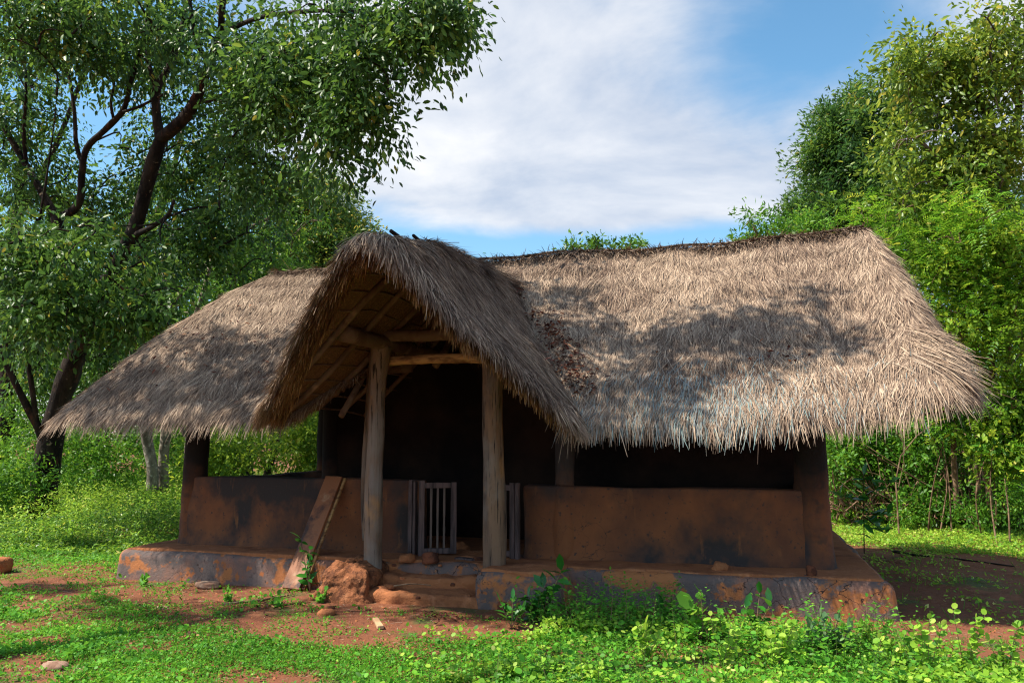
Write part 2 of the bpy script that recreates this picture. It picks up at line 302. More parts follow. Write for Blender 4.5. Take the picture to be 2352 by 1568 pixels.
def leafobj(name, P, D, Nn, L, Wd, m, root=None, tpl=T_OV, rnd=None):
    V, q, t, nq, ntt = leaves(P, D, Nn, L, Wd, tpl); rnd = rng.random(len(P)) if rnd is None else np.clip(rnd, 0, 1)
    a = np.concatenate([np.repeat(rnd, nq), np.repeat(rnd, ntt)])
    if root is not None: return part(name, V, q, m, root, t, False, {'rnd': ('FACE', a)})
    return mesh_np(name, V, q, t, m, None, {'rnd': ('FACE', a)})
def rdir(n): return unit(rng.normal(size=(n, 3)))

# ------------------------------------------------------------ ground
def gz(x, y):
    P = np.stack([x, y, 0 * x], -1); near = np.clip(1 - (np.hypot(x + 1.5, y - 7) - 9) / 8, 0, 1)
    z = vnoise(P, .8, 3, 2) * .035 + vnoise(P, 3.5, 5, 3) * .014 * near
    flat = np.clip((np.maximum(np.maximum(-7.0 - x, x - 1.3), np.maximum(7.5 - y, y - 12.6))) / .6, 0, 1)
    z = z * flat - .0 + np.clip((np.hypot(x, y - 5) - 22) / 60, 0, 3) * .2
    return z
gx = np.concatenate([-np.geomspace(900, 12.2, 26), np.linspace(-12, 6, 260), np.geomspace(6.2, 900, 26)])
gy = np.concatenate([-np.geomspace(300, 3.2, 14), np.linspace(3.0, 15, 190), np.geomspace(15.3, 1400, 32)])
X, Y = np.meshgrid(gx, gy, indexing='ij'); Z = gz(X.ravel(), Y.ravel()).reshape(X.shape)
i = (np.arange(len(gx) - 1)[:, None] * len(gy) + np.arange(len(gy) - 1)[None]).ravel()
go = mesh_np('ground', np.stack([X, Y, Z], -1).reshape(-1, 3), np.stack([i, i + len(gy), i + len(gy) + 1, i + 1], -1), None, M_soil, None, None, True)
tag(go, 'red earth ground with patches of green', None, None, 'structure')

# ------------------------------------------------------------ the hut
hut = empty('thatched_hut', (-3.0, 10.2, 0.0))
tag(hut, 'low mud hut with shaggy thatched roof, open veranda and gabled porch', 'hut')
ZP = .32
V, Q = rbox(-7.05, 1.28, 8.13, 12.45, -.15, ZP, .075, .09, .02, 1.6, 2)
V[:, 2] += np.where(V[:, 2] > .2, -.015 * vnoise(V, 1.1, 8), 0)
# battered faces: wider at the foot
s = np.clip((ZP - V[:, 2]) / .4, 0, 1); V[:, 1] -= np.where(V[:, 1] < 8.6, s * .05, 0); V[:, 0] += np.where(V[:, 0] > 1.1, s * .06, 0)
part('plinth', V, Q, M_plinth, hut)
V, Q = rbox(-6.99, 1.21, 8.19, 12.4, ZP - .06, ZP + .022, .02, .12, .012, 2.3, 4); part('plinth_top', V, Q, M_clay, hut)
# porch blocks and steps
V, Q = rbox(-2.50, -1.66, 7.60, 8.35, -.12, .34, .09, .05, .03, 3.0, 12); part('porch_block', V, Q, M_plinth, hut)['label'] = 'smooth plastered block right of the steps'
V, Q = rbox(-2.45, -1.71, 7.66, 8.3, .28, .366, .03, .06, .02, 3.0, 13); part('block_top', V, Q, M_clay, hut)
M_mound = surf('crumbling_earth', [((.12, .045, .022), 9, .46, .60, I1, 1), ((.42, .18, .085), 14, .56, .70, I1, 2)], (.28, .105, .045), .95, .06, 12)
V, Q = rbox(-4.10, -3.64, 7.60, 8.3, -.15, .325, .13, .015, .05, 8.0, 21, 6)
s = np.clip((.34 - V[:, 2]) / .4, 0, 1) ** 1.3; V[:, 1] -= s * .14 * (V[:, 1] < 7.9); V[:, 0] += s * np.where(V[:, 0] < -3.9, -.2, .07)
part('porch_block', V, Q, M_mound, hut)['label'] = 'eroded lumpy earth block left of the steps'
for nm, a in (('step', (-3.68, -2.42, 7.95, 8.4, -.1, .215, .05)), ('step', (-3.72, -2.40, 7.62, 8.2, -.1, .10, .045)), ('door_sill', (-3.45, -2.4, 8.45, 8.95, .2, .345, .03))):
    V, Q = rbox(*a[:6], a[6], .03, .032, 4.5, 31 + int(a[2] * 10)); part(nm, V, Q, M_clay, hut)
# walls
WT = 1.10
def wall(nm, x0, x1, y0, y1, z0, z1, seed, r=.03, nz=.012, m=M_mud, lab=None):
    V, Q = rbox(x0, x1, y0, y1, z0, z1, r, .10, nz, 1.8, seed)
    fl = np.clip((ZP + .14 - V[:, 2]) / .14, 0, 1) ** 2 * .05
    cx, cy = (x0 + x1) / 2, (y0 + y1) / 2; V[:, 1] += np.sign(V[:, 1] - cy) * fl; V[:, 0] += np.sign(V[:, 0] - cx) * fl * .5
    o = part(nm, V, Q, m, hut)
    if lab: o['label'] = lab
    return o
wall('low_wall', -6.62, -3.50, 8.70, 8.92, .25, WT + .05, 40)
wall('low_wall', -2.30, .66, 8.70, 8.92, .25, WT, 41)
wall('low_wall', -6.68, -6.46, 8.80, 12.2, .25, WT, 42)
wall('low_wall', .58, .80, 8.85, 12.2, .25, WT, 43)
IX = ony(743, 1000, 10.25)[0]
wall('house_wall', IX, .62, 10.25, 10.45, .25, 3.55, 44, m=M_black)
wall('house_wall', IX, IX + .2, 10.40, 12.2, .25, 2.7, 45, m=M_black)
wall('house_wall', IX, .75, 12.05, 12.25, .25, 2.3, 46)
def pillar(pts, w, seed, d=.24, m=M_darktop, nm='pillar'):
    P = np.array(pts); V, Q = tube(P, np.array(w), 16, .018, seed, True, 1.0, 6)
    return part(nm, V, Q, m, hut)
pillar([(-6.60, 8.85, .28), (-6.60, 8.84, .6), (-6.57, 8.83, 1.3), (-6.55, 8.85, 2.45)], [.165, .15, .15, .15], 50)
pillar([(.70, 8.83, .28), (.69, 8.83, .6), (.68, 8.83, 1.2), (.68, 8.85, 2.5)], [.185, .17, .165, .15], 51)
pillar([(-1.86, 8.80, .28), (-1.86, 8.80, 1.0), (-1.86, 8.81, 1.2), (-1.86, 8.85, 2.6)], [.155, .135, .10, .095], 52, m=M_mud)
pillar([(.66, 12.1, .28), (.66, 12.1, 2.3)], [.14, .13], 53); pillar([(-6.55, 12.1, .28), (-6.55, 12.1, 2.3)], [.14, .13], 54)
pillar([(IX + .1, 10.35, .28), (IX + .1, 10.33, 3.4)], [.15, .14], 55)

# wooden posts
def post(pts, w, seed, nm='porch_post', lab=None, m=M_wood):
    V, Q = tube(np.array(pts), np.array(w), 20, .0, seed, True, .95, 12)
    A = np.arctan2(V[:, 1] - np.interp(V[:, 2], [p[2] for p in pts], [p[1] for p in pts]), V[:, 0] - np.interp(V[:, 2], [p[2] for p in pts], [p[0] for p in pts]))
    cx = np.interp(V[:, 2], [p[2] for p in pts], [p[0] for p in pts]); cy = np.interp(V[:, 2], [p[2] for p in pts], [p[1] for p in pts])
    K = np.stack([np.cos(A) * 1.6, np.sin(A) * 1.6, V[:, 2] * .8], -1)
    f = 1 + vnoise(K, 1.6, seed, 3) * .12 - .02 * np.clip(vnoise(np.stack([np.cos(A) * 5, np.sin(A) * 5, V[:, 2] * .35], -1), 1.5, seed + 3) - .35, 0, 1)
    V[:, 0] = cx + (V[:, 0] - cx) * f; V[:, 1] = cy + (V[:, 1] - cy) * f
    o = part(nm, V, Q, m, hut)
    if lab: o['label'] = lab
    return o
def px_post(pix, y): return [tuple(ony(a, b, y)) for a, b in pix]
post(px_post([(857, 1318), (856, 1230), (858, 1120), (864, 1000), (866, 900), (874, 795)], 7.98), [.100, .095, .10, .097, .092, .12], 61, lab='twisted grey porch post with a knot hole, left of the steps')
post(px_post([(1135, 1308), (1137, 1180), (1133, 1060), (1131, 950), (1132, 822)], 8.05), [.122, .120, .106, .103, .112], 64, lab='straight yellowish porch post right of the steps')
post(px_post([(842, 1240), (838, 1100), (847, 950), (850, 860)], 8.62), [.05, .05, .045, .04], 66, 'veranda_post', 'slim yellow pole behind the left porch post')
# gates
def gate(x0, y0, x1, y1, z0, z1, lab):
    g = empty('gate', (0, 0, 0)); g.parent = hut; g['label'] = lab
    a = np.array([x0, y0]); b = np.array([x1, y1]); d = (b - a) / np.linalg.norm(b - a); L = np.linalg.norm(b - a); nrm = np.array([-d[1], d[0]])
    def bar(u0, u1, za, zb, th, nm, parent, sd=0):
        V, Q = rbox(u0, u1, -th / 2, th / 2, za, zb, .006, .08, .003, 6, sd)
        P = np.stack([a[0] + V[:, 0] * d[0] + V[:, 1] * nrm[0], a[1] + V[:, 0] * d[1] + V[:, 1] * nrm[1], V[:, 2]], -1)
        return P, Q
    G = Geo()
    for args in ((0, .065, z0, z1, .05), (L - .065, L, z0 + .03, z1 - .02, .05), (.065, L - .065, z1 - .085, z1 - .025, .04), (.065, L - .065, z0 + .03, z0 + .09, .04)):
        G.add(*bar(*args, 'x', None, 3))
    V, Q = G.get(); V = V - np.array(hut.location)
    mesh_np('frame', V, Q, None, M_gate, g)
    for k in range(3):
        c = .065 + (L - .13) * (k + 1) / 4
        V, Q = bar(c - .013, c + .013, z0 + .088, z1 - .083, .024, 'x', None, k); mesh_np('bar', V - np.array(hut.location), Q, None, M_plank2 if 0 else M_gate2, g)
    return g
M_gate2 = surf('gate_bar_wood', [((.10, .075, .065), 8, .45, .6, (4, 4, .3), 1)], (.15, .11, .095), .8, .004, 25)
ga = ony(960, 1284, 8.50); gb = ony(1045, 1276, 8.62)
gate(ga[0], 8.50, gb[0], 8.66, ZP + .01, 1.155, 'slatted left gate leaf standing half shut')
gc = ony(1184, 1284, 8.55); gd = ony(1108, 1284, 8.62)
gate(gc[0], 8.55, gd[0], 8.72, ZP + .01, 1.14, 'slatted right gate leaf behind the porch post')
for px, w, t in ((943, .045, 1.16), (952, .03, 1.14), (1189, .04, 1.14)):
    c = ony(px, 1284, 8.56)[0]; V, Q = rbox(c - w / 2, c + w / 2, 8.52, 8.60, .26, t, .008, .08, .005, 5, int(px)); part('gate_post', V, Q, M_gate, hut)

# ---- roof height fields
RY, XL, XR = 10.30, -6.35, 1.50
def tmain(x, y):
    a = np.clip((RY - y) / 2.50, 0, None); b = np.clip((y - RY) / 2.45, 0, None); c = np.clip((XL - x) / 2.0, 0, None); d = np.clip((x - XR) / .70, 0, None)
    p, q = 4.2, 2.5; return ((a ** p + b ** p + c ** p + 1e-9) ** (q / p) + d ** q) ** (1 / q)
def tedge(x, y): return tmain(x, y) + .20 * np.clip((y - 8.3) / 1.1, 0, 1) * np.clip((XL - x) / .5, 0, 1)
def lump(x, y, s=0):
    P = np.stack([x, y, 0 * x], -1); return vnoise(P, 1.5, 70 + s, 2) * .045
def hmain(x, y):
    t = tmain(x, y); top = 4.03 + .02 * np.sin(x * 1.3) - .012 * (x + 2.5) ** 0
    pw = 1.08 + .22 * np.clip((XL + .8 - x) / 1.5, 0, 1) + .15 * np.clip((x - XR + .3) / .6, 0, 1)
    drop = 2.11 + .08 * np.clip((x + 4) / 5, 0, 1) - .36 * np.clip((x - .9) / 1.1, 0, 1) ** 1.5
    return top - drop * np.clip(t, 0, None) ** pw + lump(x, y) + .10 * np.exp(-((x - 1.66) / .34) ** 2) * np.exp(-((y - RY + .1) / .7) ** 2)
PX = -2.88
RW, LW = 1.26, 1.80
def wx(dx): return np.where(dx > 0, dx * (1.66 / RW), dx * (1.66 / LW))      # right slope is steeper and shorter
def ux(d): return np.where(d > 0, d * (RW / 1.66), d * (LW / 1.66))
def hporch(x, y):
    dx = wx(x - PX - .03 * (y - 6))
    zr = np.interp(y, [5.6, 5.95, 6.3, 6.8, 7.5, 8.6, 11], [3.02, 3.21, 3.33, 3.43, 3.49, 3.54, 3.56])
    ad = np.abs(dx); w = np.sqrt(dx * dx + .15 ** 2) - .15; st = np.clip((y - 7.0) / .12, 0, 1) * .05 * np.clip(1.5 - ad, 0, 1)
    return zr + st - np.where(dx > 0, 1.26 * w - .30 * np.clip(w - .55, 0, None), 1.06 * w) - .10 * np.clip(ad - .8, 0, None) ** 2 * np.where(dx > 0, -.6, -1.0) + lump(x, y, 5) * .8
def yfront(dx):
    a = np.abs(dx); return 5.98 + .48 * a + .26 * a * a
def inporch(x, y):
    dx = wx(x - PX - .03 * (y - 6)); return (np.abs(dx) < 1.66) & (y > yfront(dx)) & (y < 10.6)
def H(x, y):
    m = hmain(x, y); m = np.where(tmain(x, y) > 1.06, -9, m); p = np.where(inporch(x, y), hporch(x, y), -9)
    return np.maximum(m, p), p > m
def shell(nm, fn, mask, x0, x1, y0, y1, res, th, m, lab):
    gx = np.arange(x0, x1 + res, res); gy = np.arange(y0, y1 + res, res); X, Y = np.meshgrid(gx, gy, indexing='ij')
    Z = fn(X.ravel(), Y.ravel()).reshape(X.shape); ok = mask(X.ravel(), Y.ravel()).reshape(X.shape)
    nx, ny = X.shape; cell = ok[:-1, :-1] & ok[1:, :-1] & ok[1:, 1:] & ok[:-1, 1:]
    idx = np.arange(nx * ny).reshape(nx, ny); a = idx[:-1, :-1][cell]; b = idx[1:, :-1][cell]; c = idx[1:, 1:][cell]; d = idx[:-1, 1:][cell]
    Nn = nx * ny; top = np.stack([a, b, c, d], -1); bot = np.stack([d, c, b, a], -1) + Nn
    side = []
    pad = np.zeros((nx + 1, ny + 1), bool); pad[1:-1, 1:-1] = cell
    for (di, dj, e0, e1) in ((-1, 0, (0, 1), (0, 0)), (1, 0, (1, 0), (1, 1)), (0, -1, (0, 0), (1, 0)), (0, 1, (1, 1), (0, 1))):
        I, J = np.where(cell & ~pad[1 + di:nx + di, 1 + dj:ny + dj]); p = idx[I + e0[0], J + e0[1]]; q = idx[I + e1[0], J + e1[1]]
        side.append(np.stack([p, p + Nn, q + Nn, q], -1))
    V = np.concatenate([np.stack([X, Y, Z - .012], -1).reshape(-1, 3), np.stack([X, Y, Z - th], -1).reshape(-1, 3)])
    Qa = np.concatenate([top, bot] + side); used, inv = np.unique(Qa, return_inverse=True); V = V[used]; Qa = inv.reshape(-1, 4)
    o = part(nm, V, Qa, m, hut, None, False); o['label'] = lab; return o
def mm(x, y): return (tedge(x, y) < 1.0) & ~(inporch(x, y) & (hporch(x, y) > hmain(x, y) + .10))
def mp(x, y): return inporch(x, y) & (hporch(x, y) > hmain(x, y) - .10)
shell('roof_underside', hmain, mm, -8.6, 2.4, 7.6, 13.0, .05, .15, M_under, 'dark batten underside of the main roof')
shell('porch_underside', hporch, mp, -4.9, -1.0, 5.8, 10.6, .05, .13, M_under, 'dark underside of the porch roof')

def strands(xy, L, wd, lift=.02, spread=.20, fringe=None, seed=1, grav=.6, nseg=4, dir0=None, z0=None, rbias=0.0):
    n = len(xy); x, y = xy[:, 0].copy(), xy[:, 1].copy(); e = .03
    def HH(x, y): return fn_cur(x, y)
    z = HH(x, y) if z0 is None else z0.copy(); P = [np.stack([x, y, z + lift * .2], -1)]
    gxx = (HH(x + e, y) - HH(x - e, y)) / (2 * e); gyy = (HH(x, y + e) - HH(x, y - e)) / (2 * e)
    D = np.stack([-gxx, -gyy, -(gxx ** 2 + gyy ** 2)], -1); D = unit(D)
    Nn = unit(np.stack([-gxx, -gyy, np.ones(n)], -1)); B = np.cross(Nn, D)
    cl = vnoise(np.stack([x, y, 0 * x], -1), 5.0, seed, 2) * .22 + rng.normal(size=n) * spread
    D = unit(D + B * cl[:, None] + Nn * (rng.random(n) * .10)[:, None])
    if dir0 is not None: D = unit(dir0 + rng.normal(size=(n, 3)) * spread * .7)
    L = np.broadcast_to(L, (n,)); p = P[0]; step = (L / nseg)[:, None]; bend = rng.normal(size=(n, 3)) * .05
    for k in range(nseg):
        p = p + D * step
        if fringe is None:
            hz = HH(p[:, 0], p[:, 1]) + lift * (.3 + .8 * rrow(p)); p = np.stack([p[:, 0], p[:, 1], np.where(fin(p[:, 0], p[:, 1]), np.maximum(p[:, 2], hz), p[:, 2])], -1)
        P.append(p); D = unit(D + bend + np.array([0, 0, -1.0]) * (grav * (.15 if fringe is None else .42)))
    P = np.stack(P, 1); T = unit(np.gradient(P, axis=1)); side = unit(np.cross(T, Nn[:, None] + rng.normal(size=(n, 1, 3)) * .35))
    wv = np.array([1, 1, .9, .7, .25])[:nseg + 1] if nseg == 4 else np.linspace(1, .25, nseg + 1)
    ww = np.broadcast_to(wd, (n,))[:, None] * wv[None]
    V = np.stack([P - side * ww[..., None] / 2, P + side * ww[..., None] / 2], 2)
    base = (np.arange(n) * (nseg + 1) * 2)[:, None]; k = np.arange(nseg)[None] * 2
    Qd = np.stack([base + k, base + k + 1, base + k + 3, base + k + 2], -1).reshape(-1, 4)
    col = .46 + .24 * rng.normal(size=n) + .15 * vnoise(np.stack([x, y, 0 * x], -1), 1.7, seed + 9, 4) + rbias
    col = np.clip(col, .03, .83)
    return V.reshape(-1, 3), Qd, np.repeat(col, nseg), col
def rrow(p): return 0.5
TH = {'main': [], 'porch': []}
def addth(key, r): TH[key].append(r)
def sample(x0, x1, y0, y1, n): return np.stack([rng.uniform(x0, x1, n), rng.uniform(y0, y1, n)], -1)
# main roof cover
fn_cur = hmain
def fin(x, y): return tmain(x, y) < 1.02
def slope_d(x, y): return tmain(x, y) * 3.3
xy = sample(-8.5, 2.35, 7.7, 12.8, 430000); t = tedge(xy[:, 0], xy[:, 1]); front = xy[:, 1] < RY + .35
left_hidden = (xy[:, 0] < XL) & (xy[:, 1] > RY - .5)
keep = (t < .99) & mm(xy[:, 0], xy[:, 1]) & (rng.random(len(xy)) < np.where(front & ~left_hidden, 1.0, .38)); xy = xy[keep]
course = (slope_d(xy[:, 0], xy[:, 1] ) + .16 * vnoise(np.column_stack([xy, 0 * xy[:, 0]]), 2.1, 81, 2)) / .40 % 1.0
x, y = xy.T; lift = .012 + .030 * course ** 1.5 + .02 * rng.random(len(x))
hip = (x > XR - .05); n = len(xy)
teal = np.exp(-((x + .3) / 1.1) ** 2) * np.clip((tmain(x, y) - .72) / .2, 0, 1)
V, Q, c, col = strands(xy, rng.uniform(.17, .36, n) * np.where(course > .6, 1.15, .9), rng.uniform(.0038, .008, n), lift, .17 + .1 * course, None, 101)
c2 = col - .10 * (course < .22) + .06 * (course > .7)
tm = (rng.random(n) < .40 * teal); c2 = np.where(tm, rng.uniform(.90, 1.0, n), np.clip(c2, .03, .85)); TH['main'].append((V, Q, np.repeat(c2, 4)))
# eave fringe all round
def ring(n, t0=.88, t1=1.0, x0=-8.6, x1=2.4, y0=7.6, y1=13.0, mult=60):
    res = []
    tot = 0
    while tot < n:
        q = sample(x0, x1, y0, y1, n * 12); t = tedge(q[:, 0], q[:, 1]); q = q[(t > t0) & (t < t1) & mm(q[:, 0], q[:, 1])]; res.append(q); tot += len(q)
    return np.concatenate(res)[:n]
xy = ring(32000); x, y = xy.T; fr = y < 8.6; n = len(xy)
rightlen = np.clip((x + 3) / 1.0, 0, 1) * np.clip((1.4 - x) / 1.0, .3, 1)
Lf = rng.uniform(.20, .40, n) + rightlen * .08 + .06 * vnoise(np.column_stack([xy, 0 * x]), 3.5, 44, 2) + (rng.random(n) < .03) * rng.uniform(.05, .18, n)
V, Q, c, col = strands(xy, Lf, rng.uniform(.0045, .0095, n), .03, .17, True, 102, np.where(fr, 1.0, 1.0)[0] * .62)
teal = np.exp(-((x + .6) / 1.0) ** 2) * fr
tm = rng.random(n) < .38 * teal; col = np.where(tm, rng.uniform(.9, 1, n), np.clip(col + .06, 0, .85)); TH['main'].append((V, Q, np.repeat(col, 4)))
# right hip: coarse combed bundles over the verge, ending in a shaggy point at the front corner
n = 9000; s = rng.random(n) ** .9; xa = XR + .02 + s * .55 + rng.normal(size=n) * .06; ya = RY - .1 - s * 2.35 + rng.random(n) * 2.0 * (1 - .2 * s)
xy = np.stack([xa, ya], -1); k = (tmain(xa, ya) < 1.0); xy = xy[k]; n = len(xy)
V, Q, c, col = strands(xy, rng.uniform(.2, .36, n), rng.uniform(.005, .009, n), .05, .16, None, 103, .3)
TH['main'].append((V, Q, np.repeat(np.clip(col + .05, 0, .85), 4)))
n = 1100; a = rng.random(n); xa = 1.72 + rng.normal(size=n) * .12; ya = 8.05 + a * .45; z0 = hmain(xa, ya)
V, Q, c, col = strands(np.stack([xa, ya], -1), rng.uniform(.26, .44, n), rng.uniform(.005, .009, n), .05, .20, True, 104, .25, dir0=np.tile(np.array([.66, -.40, -.50]), (n, 1)), z0=z0 + rng.random(n) * .05)
TH['main'].append((V, Q, np.repeat(np.clip(col + .05, 0, .85), 4)))
# ridge cap tufts
n = 5000; xa = rng.uniform(XL - .1, XR + .3, n); ya = RY + rng.normal(size=n) * .06; sg = np.sign(rng.random(n) - .4)
V, Q, c, col = strands(np.stack([xa, ya], -1), rng.uniform(.10, .26, n), rng.uniform(.006, .011, n), .03, .3, True, 105, .3, dir0=np.stack([rng.normal(size=n) * .3, -sg * 1.0, .05 + 0 * xa], -1), z0=hmain(xa, ya) + .02)
TH['main'].append((V, Q, np.repeat(np.clip(col - .1, 0, .8), 4)))
# porch roof
fn_cur = hporch
def fin(x, y): return inporch(x, y)
xy = sample(-4.8, -1.1, 5.9, 10.3, 135000); k = mp(xy[:, 0], xy[:, 1]); xy = xy[k]; n = len(xy); x, y = xy.T
course = (np.abs(x - PX) * 1.45 + .05 * vnoise(np.column_stack([xy, 0 * x]), 2.5, 83)) / .42 % 1.0
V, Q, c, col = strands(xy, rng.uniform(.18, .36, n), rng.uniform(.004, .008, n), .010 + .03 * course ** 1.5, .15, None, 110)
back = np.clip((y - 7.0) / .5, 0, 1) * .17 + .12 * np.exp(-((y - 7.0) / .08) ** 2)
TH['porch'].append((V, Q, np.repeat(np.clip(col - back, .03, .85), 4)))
# porch side eaves (left and right bottoms)
n = 9000; sd = np.sign(rng.random(n) - .5); dx = sd * rng.uniform(1.45, 1.66, n); y = rng.uniform(6.9, 8.3, n); y = np.maximum(y, yfront(dx)); x = PX + ux(dx) + .03 * (y - 6)
V, Q, c, col = strands(np.stack([x, y], -1), rng.uniform(.22, .44, n), rng.uniform(.006, .011, n), .02, .16, True, 111, .6)
TH['porch'].append((V, Q, np.repeat(col, 4)))
# verge fringe: hangs over the open front
n = 21000; dx = rng.uniform(-1.66, 1.66, n); b = rng.random(n) ** 1.3 * .30; y = yfront(dx) + b; x = PX + ux(dx) + .03 * (y - 6)
sl_ = np.sign(dx) * np.clip(np.abs(dx) * 3, 0, 1)
d0 = np.stack([.55 * sl_, -.80 + 0 * x, -.10 - .62 * np.abs(sl_)], -1)
Lf = rng.uniform(.11, .28, n) + .06 * vnoise(np.stack([x * 4, y, 0 * x], -1), 1.0, 45, 2) + (rng.random(n) < .03) * .12
V, Q, c, col = strands(np.stack([x, y], -1), Lf, rng.uniform(.006, .012, n), .03, .22, True, 112, .75, dir0=d0)
TH['porch'].append((V, Q, np.repeat(np.clip(col, 0, .85), 4)))
# inner fringe under the verge: browner ends of the inner bundles
n = 14000; dx = rng.uniform(-1.64, 1.64, n); dx = np.where(rng.random(n) < .35, -np.abs(dx), dx); b = .03 + rng.random(n) * .26; y = yfront(dx) + b; x = PX + ux(dx) + .03 * (y - 6); sl_ = np.sign(dx)
V, Q, c, col = strands(np.stack([x, y], -1), rng.uniform(.08, .24, n), rng.uniform(.006, .011, n), .0, .25, True, 113, .8, dir0=np.stack([.35 * sl_, -.65 + 0 * x, -.65 + 0 * x], -1), z0=hporch(x, y) - .08 - rng.random(n) * .06)
part('verge_fringe', V, Q, M_gold, hut, None, False, {'rnd': ('FACE', np.repeat(np.clip(col - .05, .03, .95), 4))})['label'] = 'golden brown straw ends under the porch verge'
for key, nm, lab in (('main', 'roof_thatch', 'layered grey-brown straw of the main roof'), ('porch', 'porch_thatch', 'shaggy straw of the gabled porch roof')):
    V = np.concatenate([a[0] for a in TH[key]]); o = 0; Qs = []
    for a in TH[key]: Qs.append(a[1] + o); o += len(a[0])
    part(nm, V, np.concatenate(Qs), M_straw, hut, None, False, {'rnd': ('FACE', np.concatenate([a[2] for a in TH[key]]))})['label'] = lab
# ridge pole, sticks
xs = np.linspace(XL - .15, XR + .0, 16); V, Q = tube(np.stack([xs, RY - .05 + .02 * np.sin(xs * 3), hmain(xs, xs * 0 + RY) + .025 + .008 * np.sin(xs * 7)], -1), .018, 8, .004, 3); part('ridge_pole', V, Q, M_grey, hut)
a = ony(905, 546, 6.7); 
V, Q = tube([ony(898, 531, 6.55), ony(912, 541, 6.7), ony(930, 556, 6.95)], [.018, .022, .022], 8, .003, 3); part('ridge_stick', V, Q, M_bark, hut)
V, Q = tube([ony(950, 541, 6.9), ony(962, 552, 7.15)], [.016, .018], 8, .003, 4); part('ridge_stick', V, Q, M_bark, hut)
V, Q = tube([ony(1000, 557, 7.2), ony(1055, 557, 7.3)], [.004, .003], 6); part('ridge_stick', V, Q, M_twig, hut)
V, Q = tube([Wp(2030, 697, 10.5), Wp(2118, 672, 10.2)], [.007, .004], 6); part('loose_straw', V, Q, M_twig, hut)
# porch carpentry
def log(nm, a, b, r0, r1, seed, m=M_pole, mid=None):
    P = [a] + ([mid] if mid is not None else [(np.array(a) + np.array(b)) / 2 + rng.normal(size=3) * .012]) + [b]
    V, Q = tube(np.array(P, float), [r0, (r0 + r1) / 2, r1], 14, r0 * .18, seed, True, 1.0, 6); return part(nm, V, Q, m, hut)
pz = ony(872, 775, 7.98)[2]
log('purlin', ony(787, 766, 7.05), (-3.62, 10.6, ony(787, 766, 7.05)[2] + .06), .078, .07, 1)
log('purlin', (-2.12, 7.35, 2.42), (-2.2, 10.4, 2.5), .07, .065, 2)
log('tie_beam', ony(872, 772, 8.05), ony(1110, 762, 8.05), .062, .07, 3)
log('cross_beam', ony(885, 830, 8.1), ony(1140, 822, 8.1), .048, .058, 4, M_plank2)
kx = ony(1000, 770, 8.3)
log('king_post', (kx[0], 8.3, kx[2]), (kx[0] + .02, 8.3, hporch(np.array([kx[0]]), np.array([8.3]))[0] - .14), .04, .035, 5)
for s in (-1, 1): log('brace', (kx[0], 8.3, kx[2] + .25), (kx[0] + s * .42, 8.25, kx[2] + .48), .03, .028, 6 + s)
log('brace', ony(1000, 840, 8.6), ony(1035, 775, 9.0), .04, .035, 9)
for yy, rr in ((6.95, .036), (7.55, .034), (8.1, .035), (8.7, .03), (9.3, .03)):
    for s in (-1, 1):
        d = np.linspace(.04, 1.5 if s < 0 else 1.42, 5); yy2 = np.maximum(yy, yfront(d) + .16) ; xx = PX + ux(s * d)
        V, Q = tube(np.stack([xx, yy2, hporch(xx, yy2) - .165], -1), rr, 8, .005, int(yy * 10) + s, True, 1.0, 3); part('rafter', V, Q, M_pole, hut)
for s in (-1, 1):
    for d in np.arange(.12, 1.6, .155):
        y0 = float(yfront(np.array(d))) + .12; ys = np.linspace(y0, 9.6, 8); xx = PX + ux(s * d) + 0 * ys
        z = hporch(xx, ys) - .138; k = z > hmain(xx, ys) - .35 if d < 1 else np.ones(8, bool)
        V, Q = tube(np.stack([xx, ys, z], -1), .011, 6, .002, int(d * 100)); part('batten', V, Q, M_pole, hut)
for xx in (-6.2, -5.5, -4.8, -4.1, -1.4, -.8, -.2, .4):
    ys = np.linspace(7.9, 10.2, 5); V, Q = tube(np.stack([xx + 0 * ys, ys, hmain(xx + 0 * ys, ys) - .19], -1), .035, 8, .004, int(xx * 10) & 63, True); part('rafter', V, Q, M_pole, hut)
for a, b in (((-6.7, 8.85, 2.36), (-3.7, 8.85, 2.44)), ((-2.3, 8.85, 2.42), (.85, 8.85, 2.36)), ((-6.6, 8.9, 2.33), (-6.55, 12.1, 2.3)), ((.7, 8.9, 2.33), (.7, 12.1, 2.3))):
    log('wall_plate', a, b, .06, .06, 20)
V, Q = tube([ony(668, 905, 8.9), ony(742, 898, 10.2)], [.018, .018], 8); part('lintel_pole', V, Q, M_pole, hut)
# right hip underside battens
for yy in np.arange(9.0, 12.2, .28):
    xx = np.linspace(1.0, 1.9, 4)
for zz in (1.95, 2.05, 2.15, 2.3, 2.5):
    t0 = ((4.03 - zz - .1) / 2.2) ** .85; V, Q = tube([(XR + .70 * t0 - .12, 8.8, zz - .06), (XR + .70 * t0 - .12, 12.2, zz - .06)], .012, 6); part('batten', V, Q, M_pole, hut)

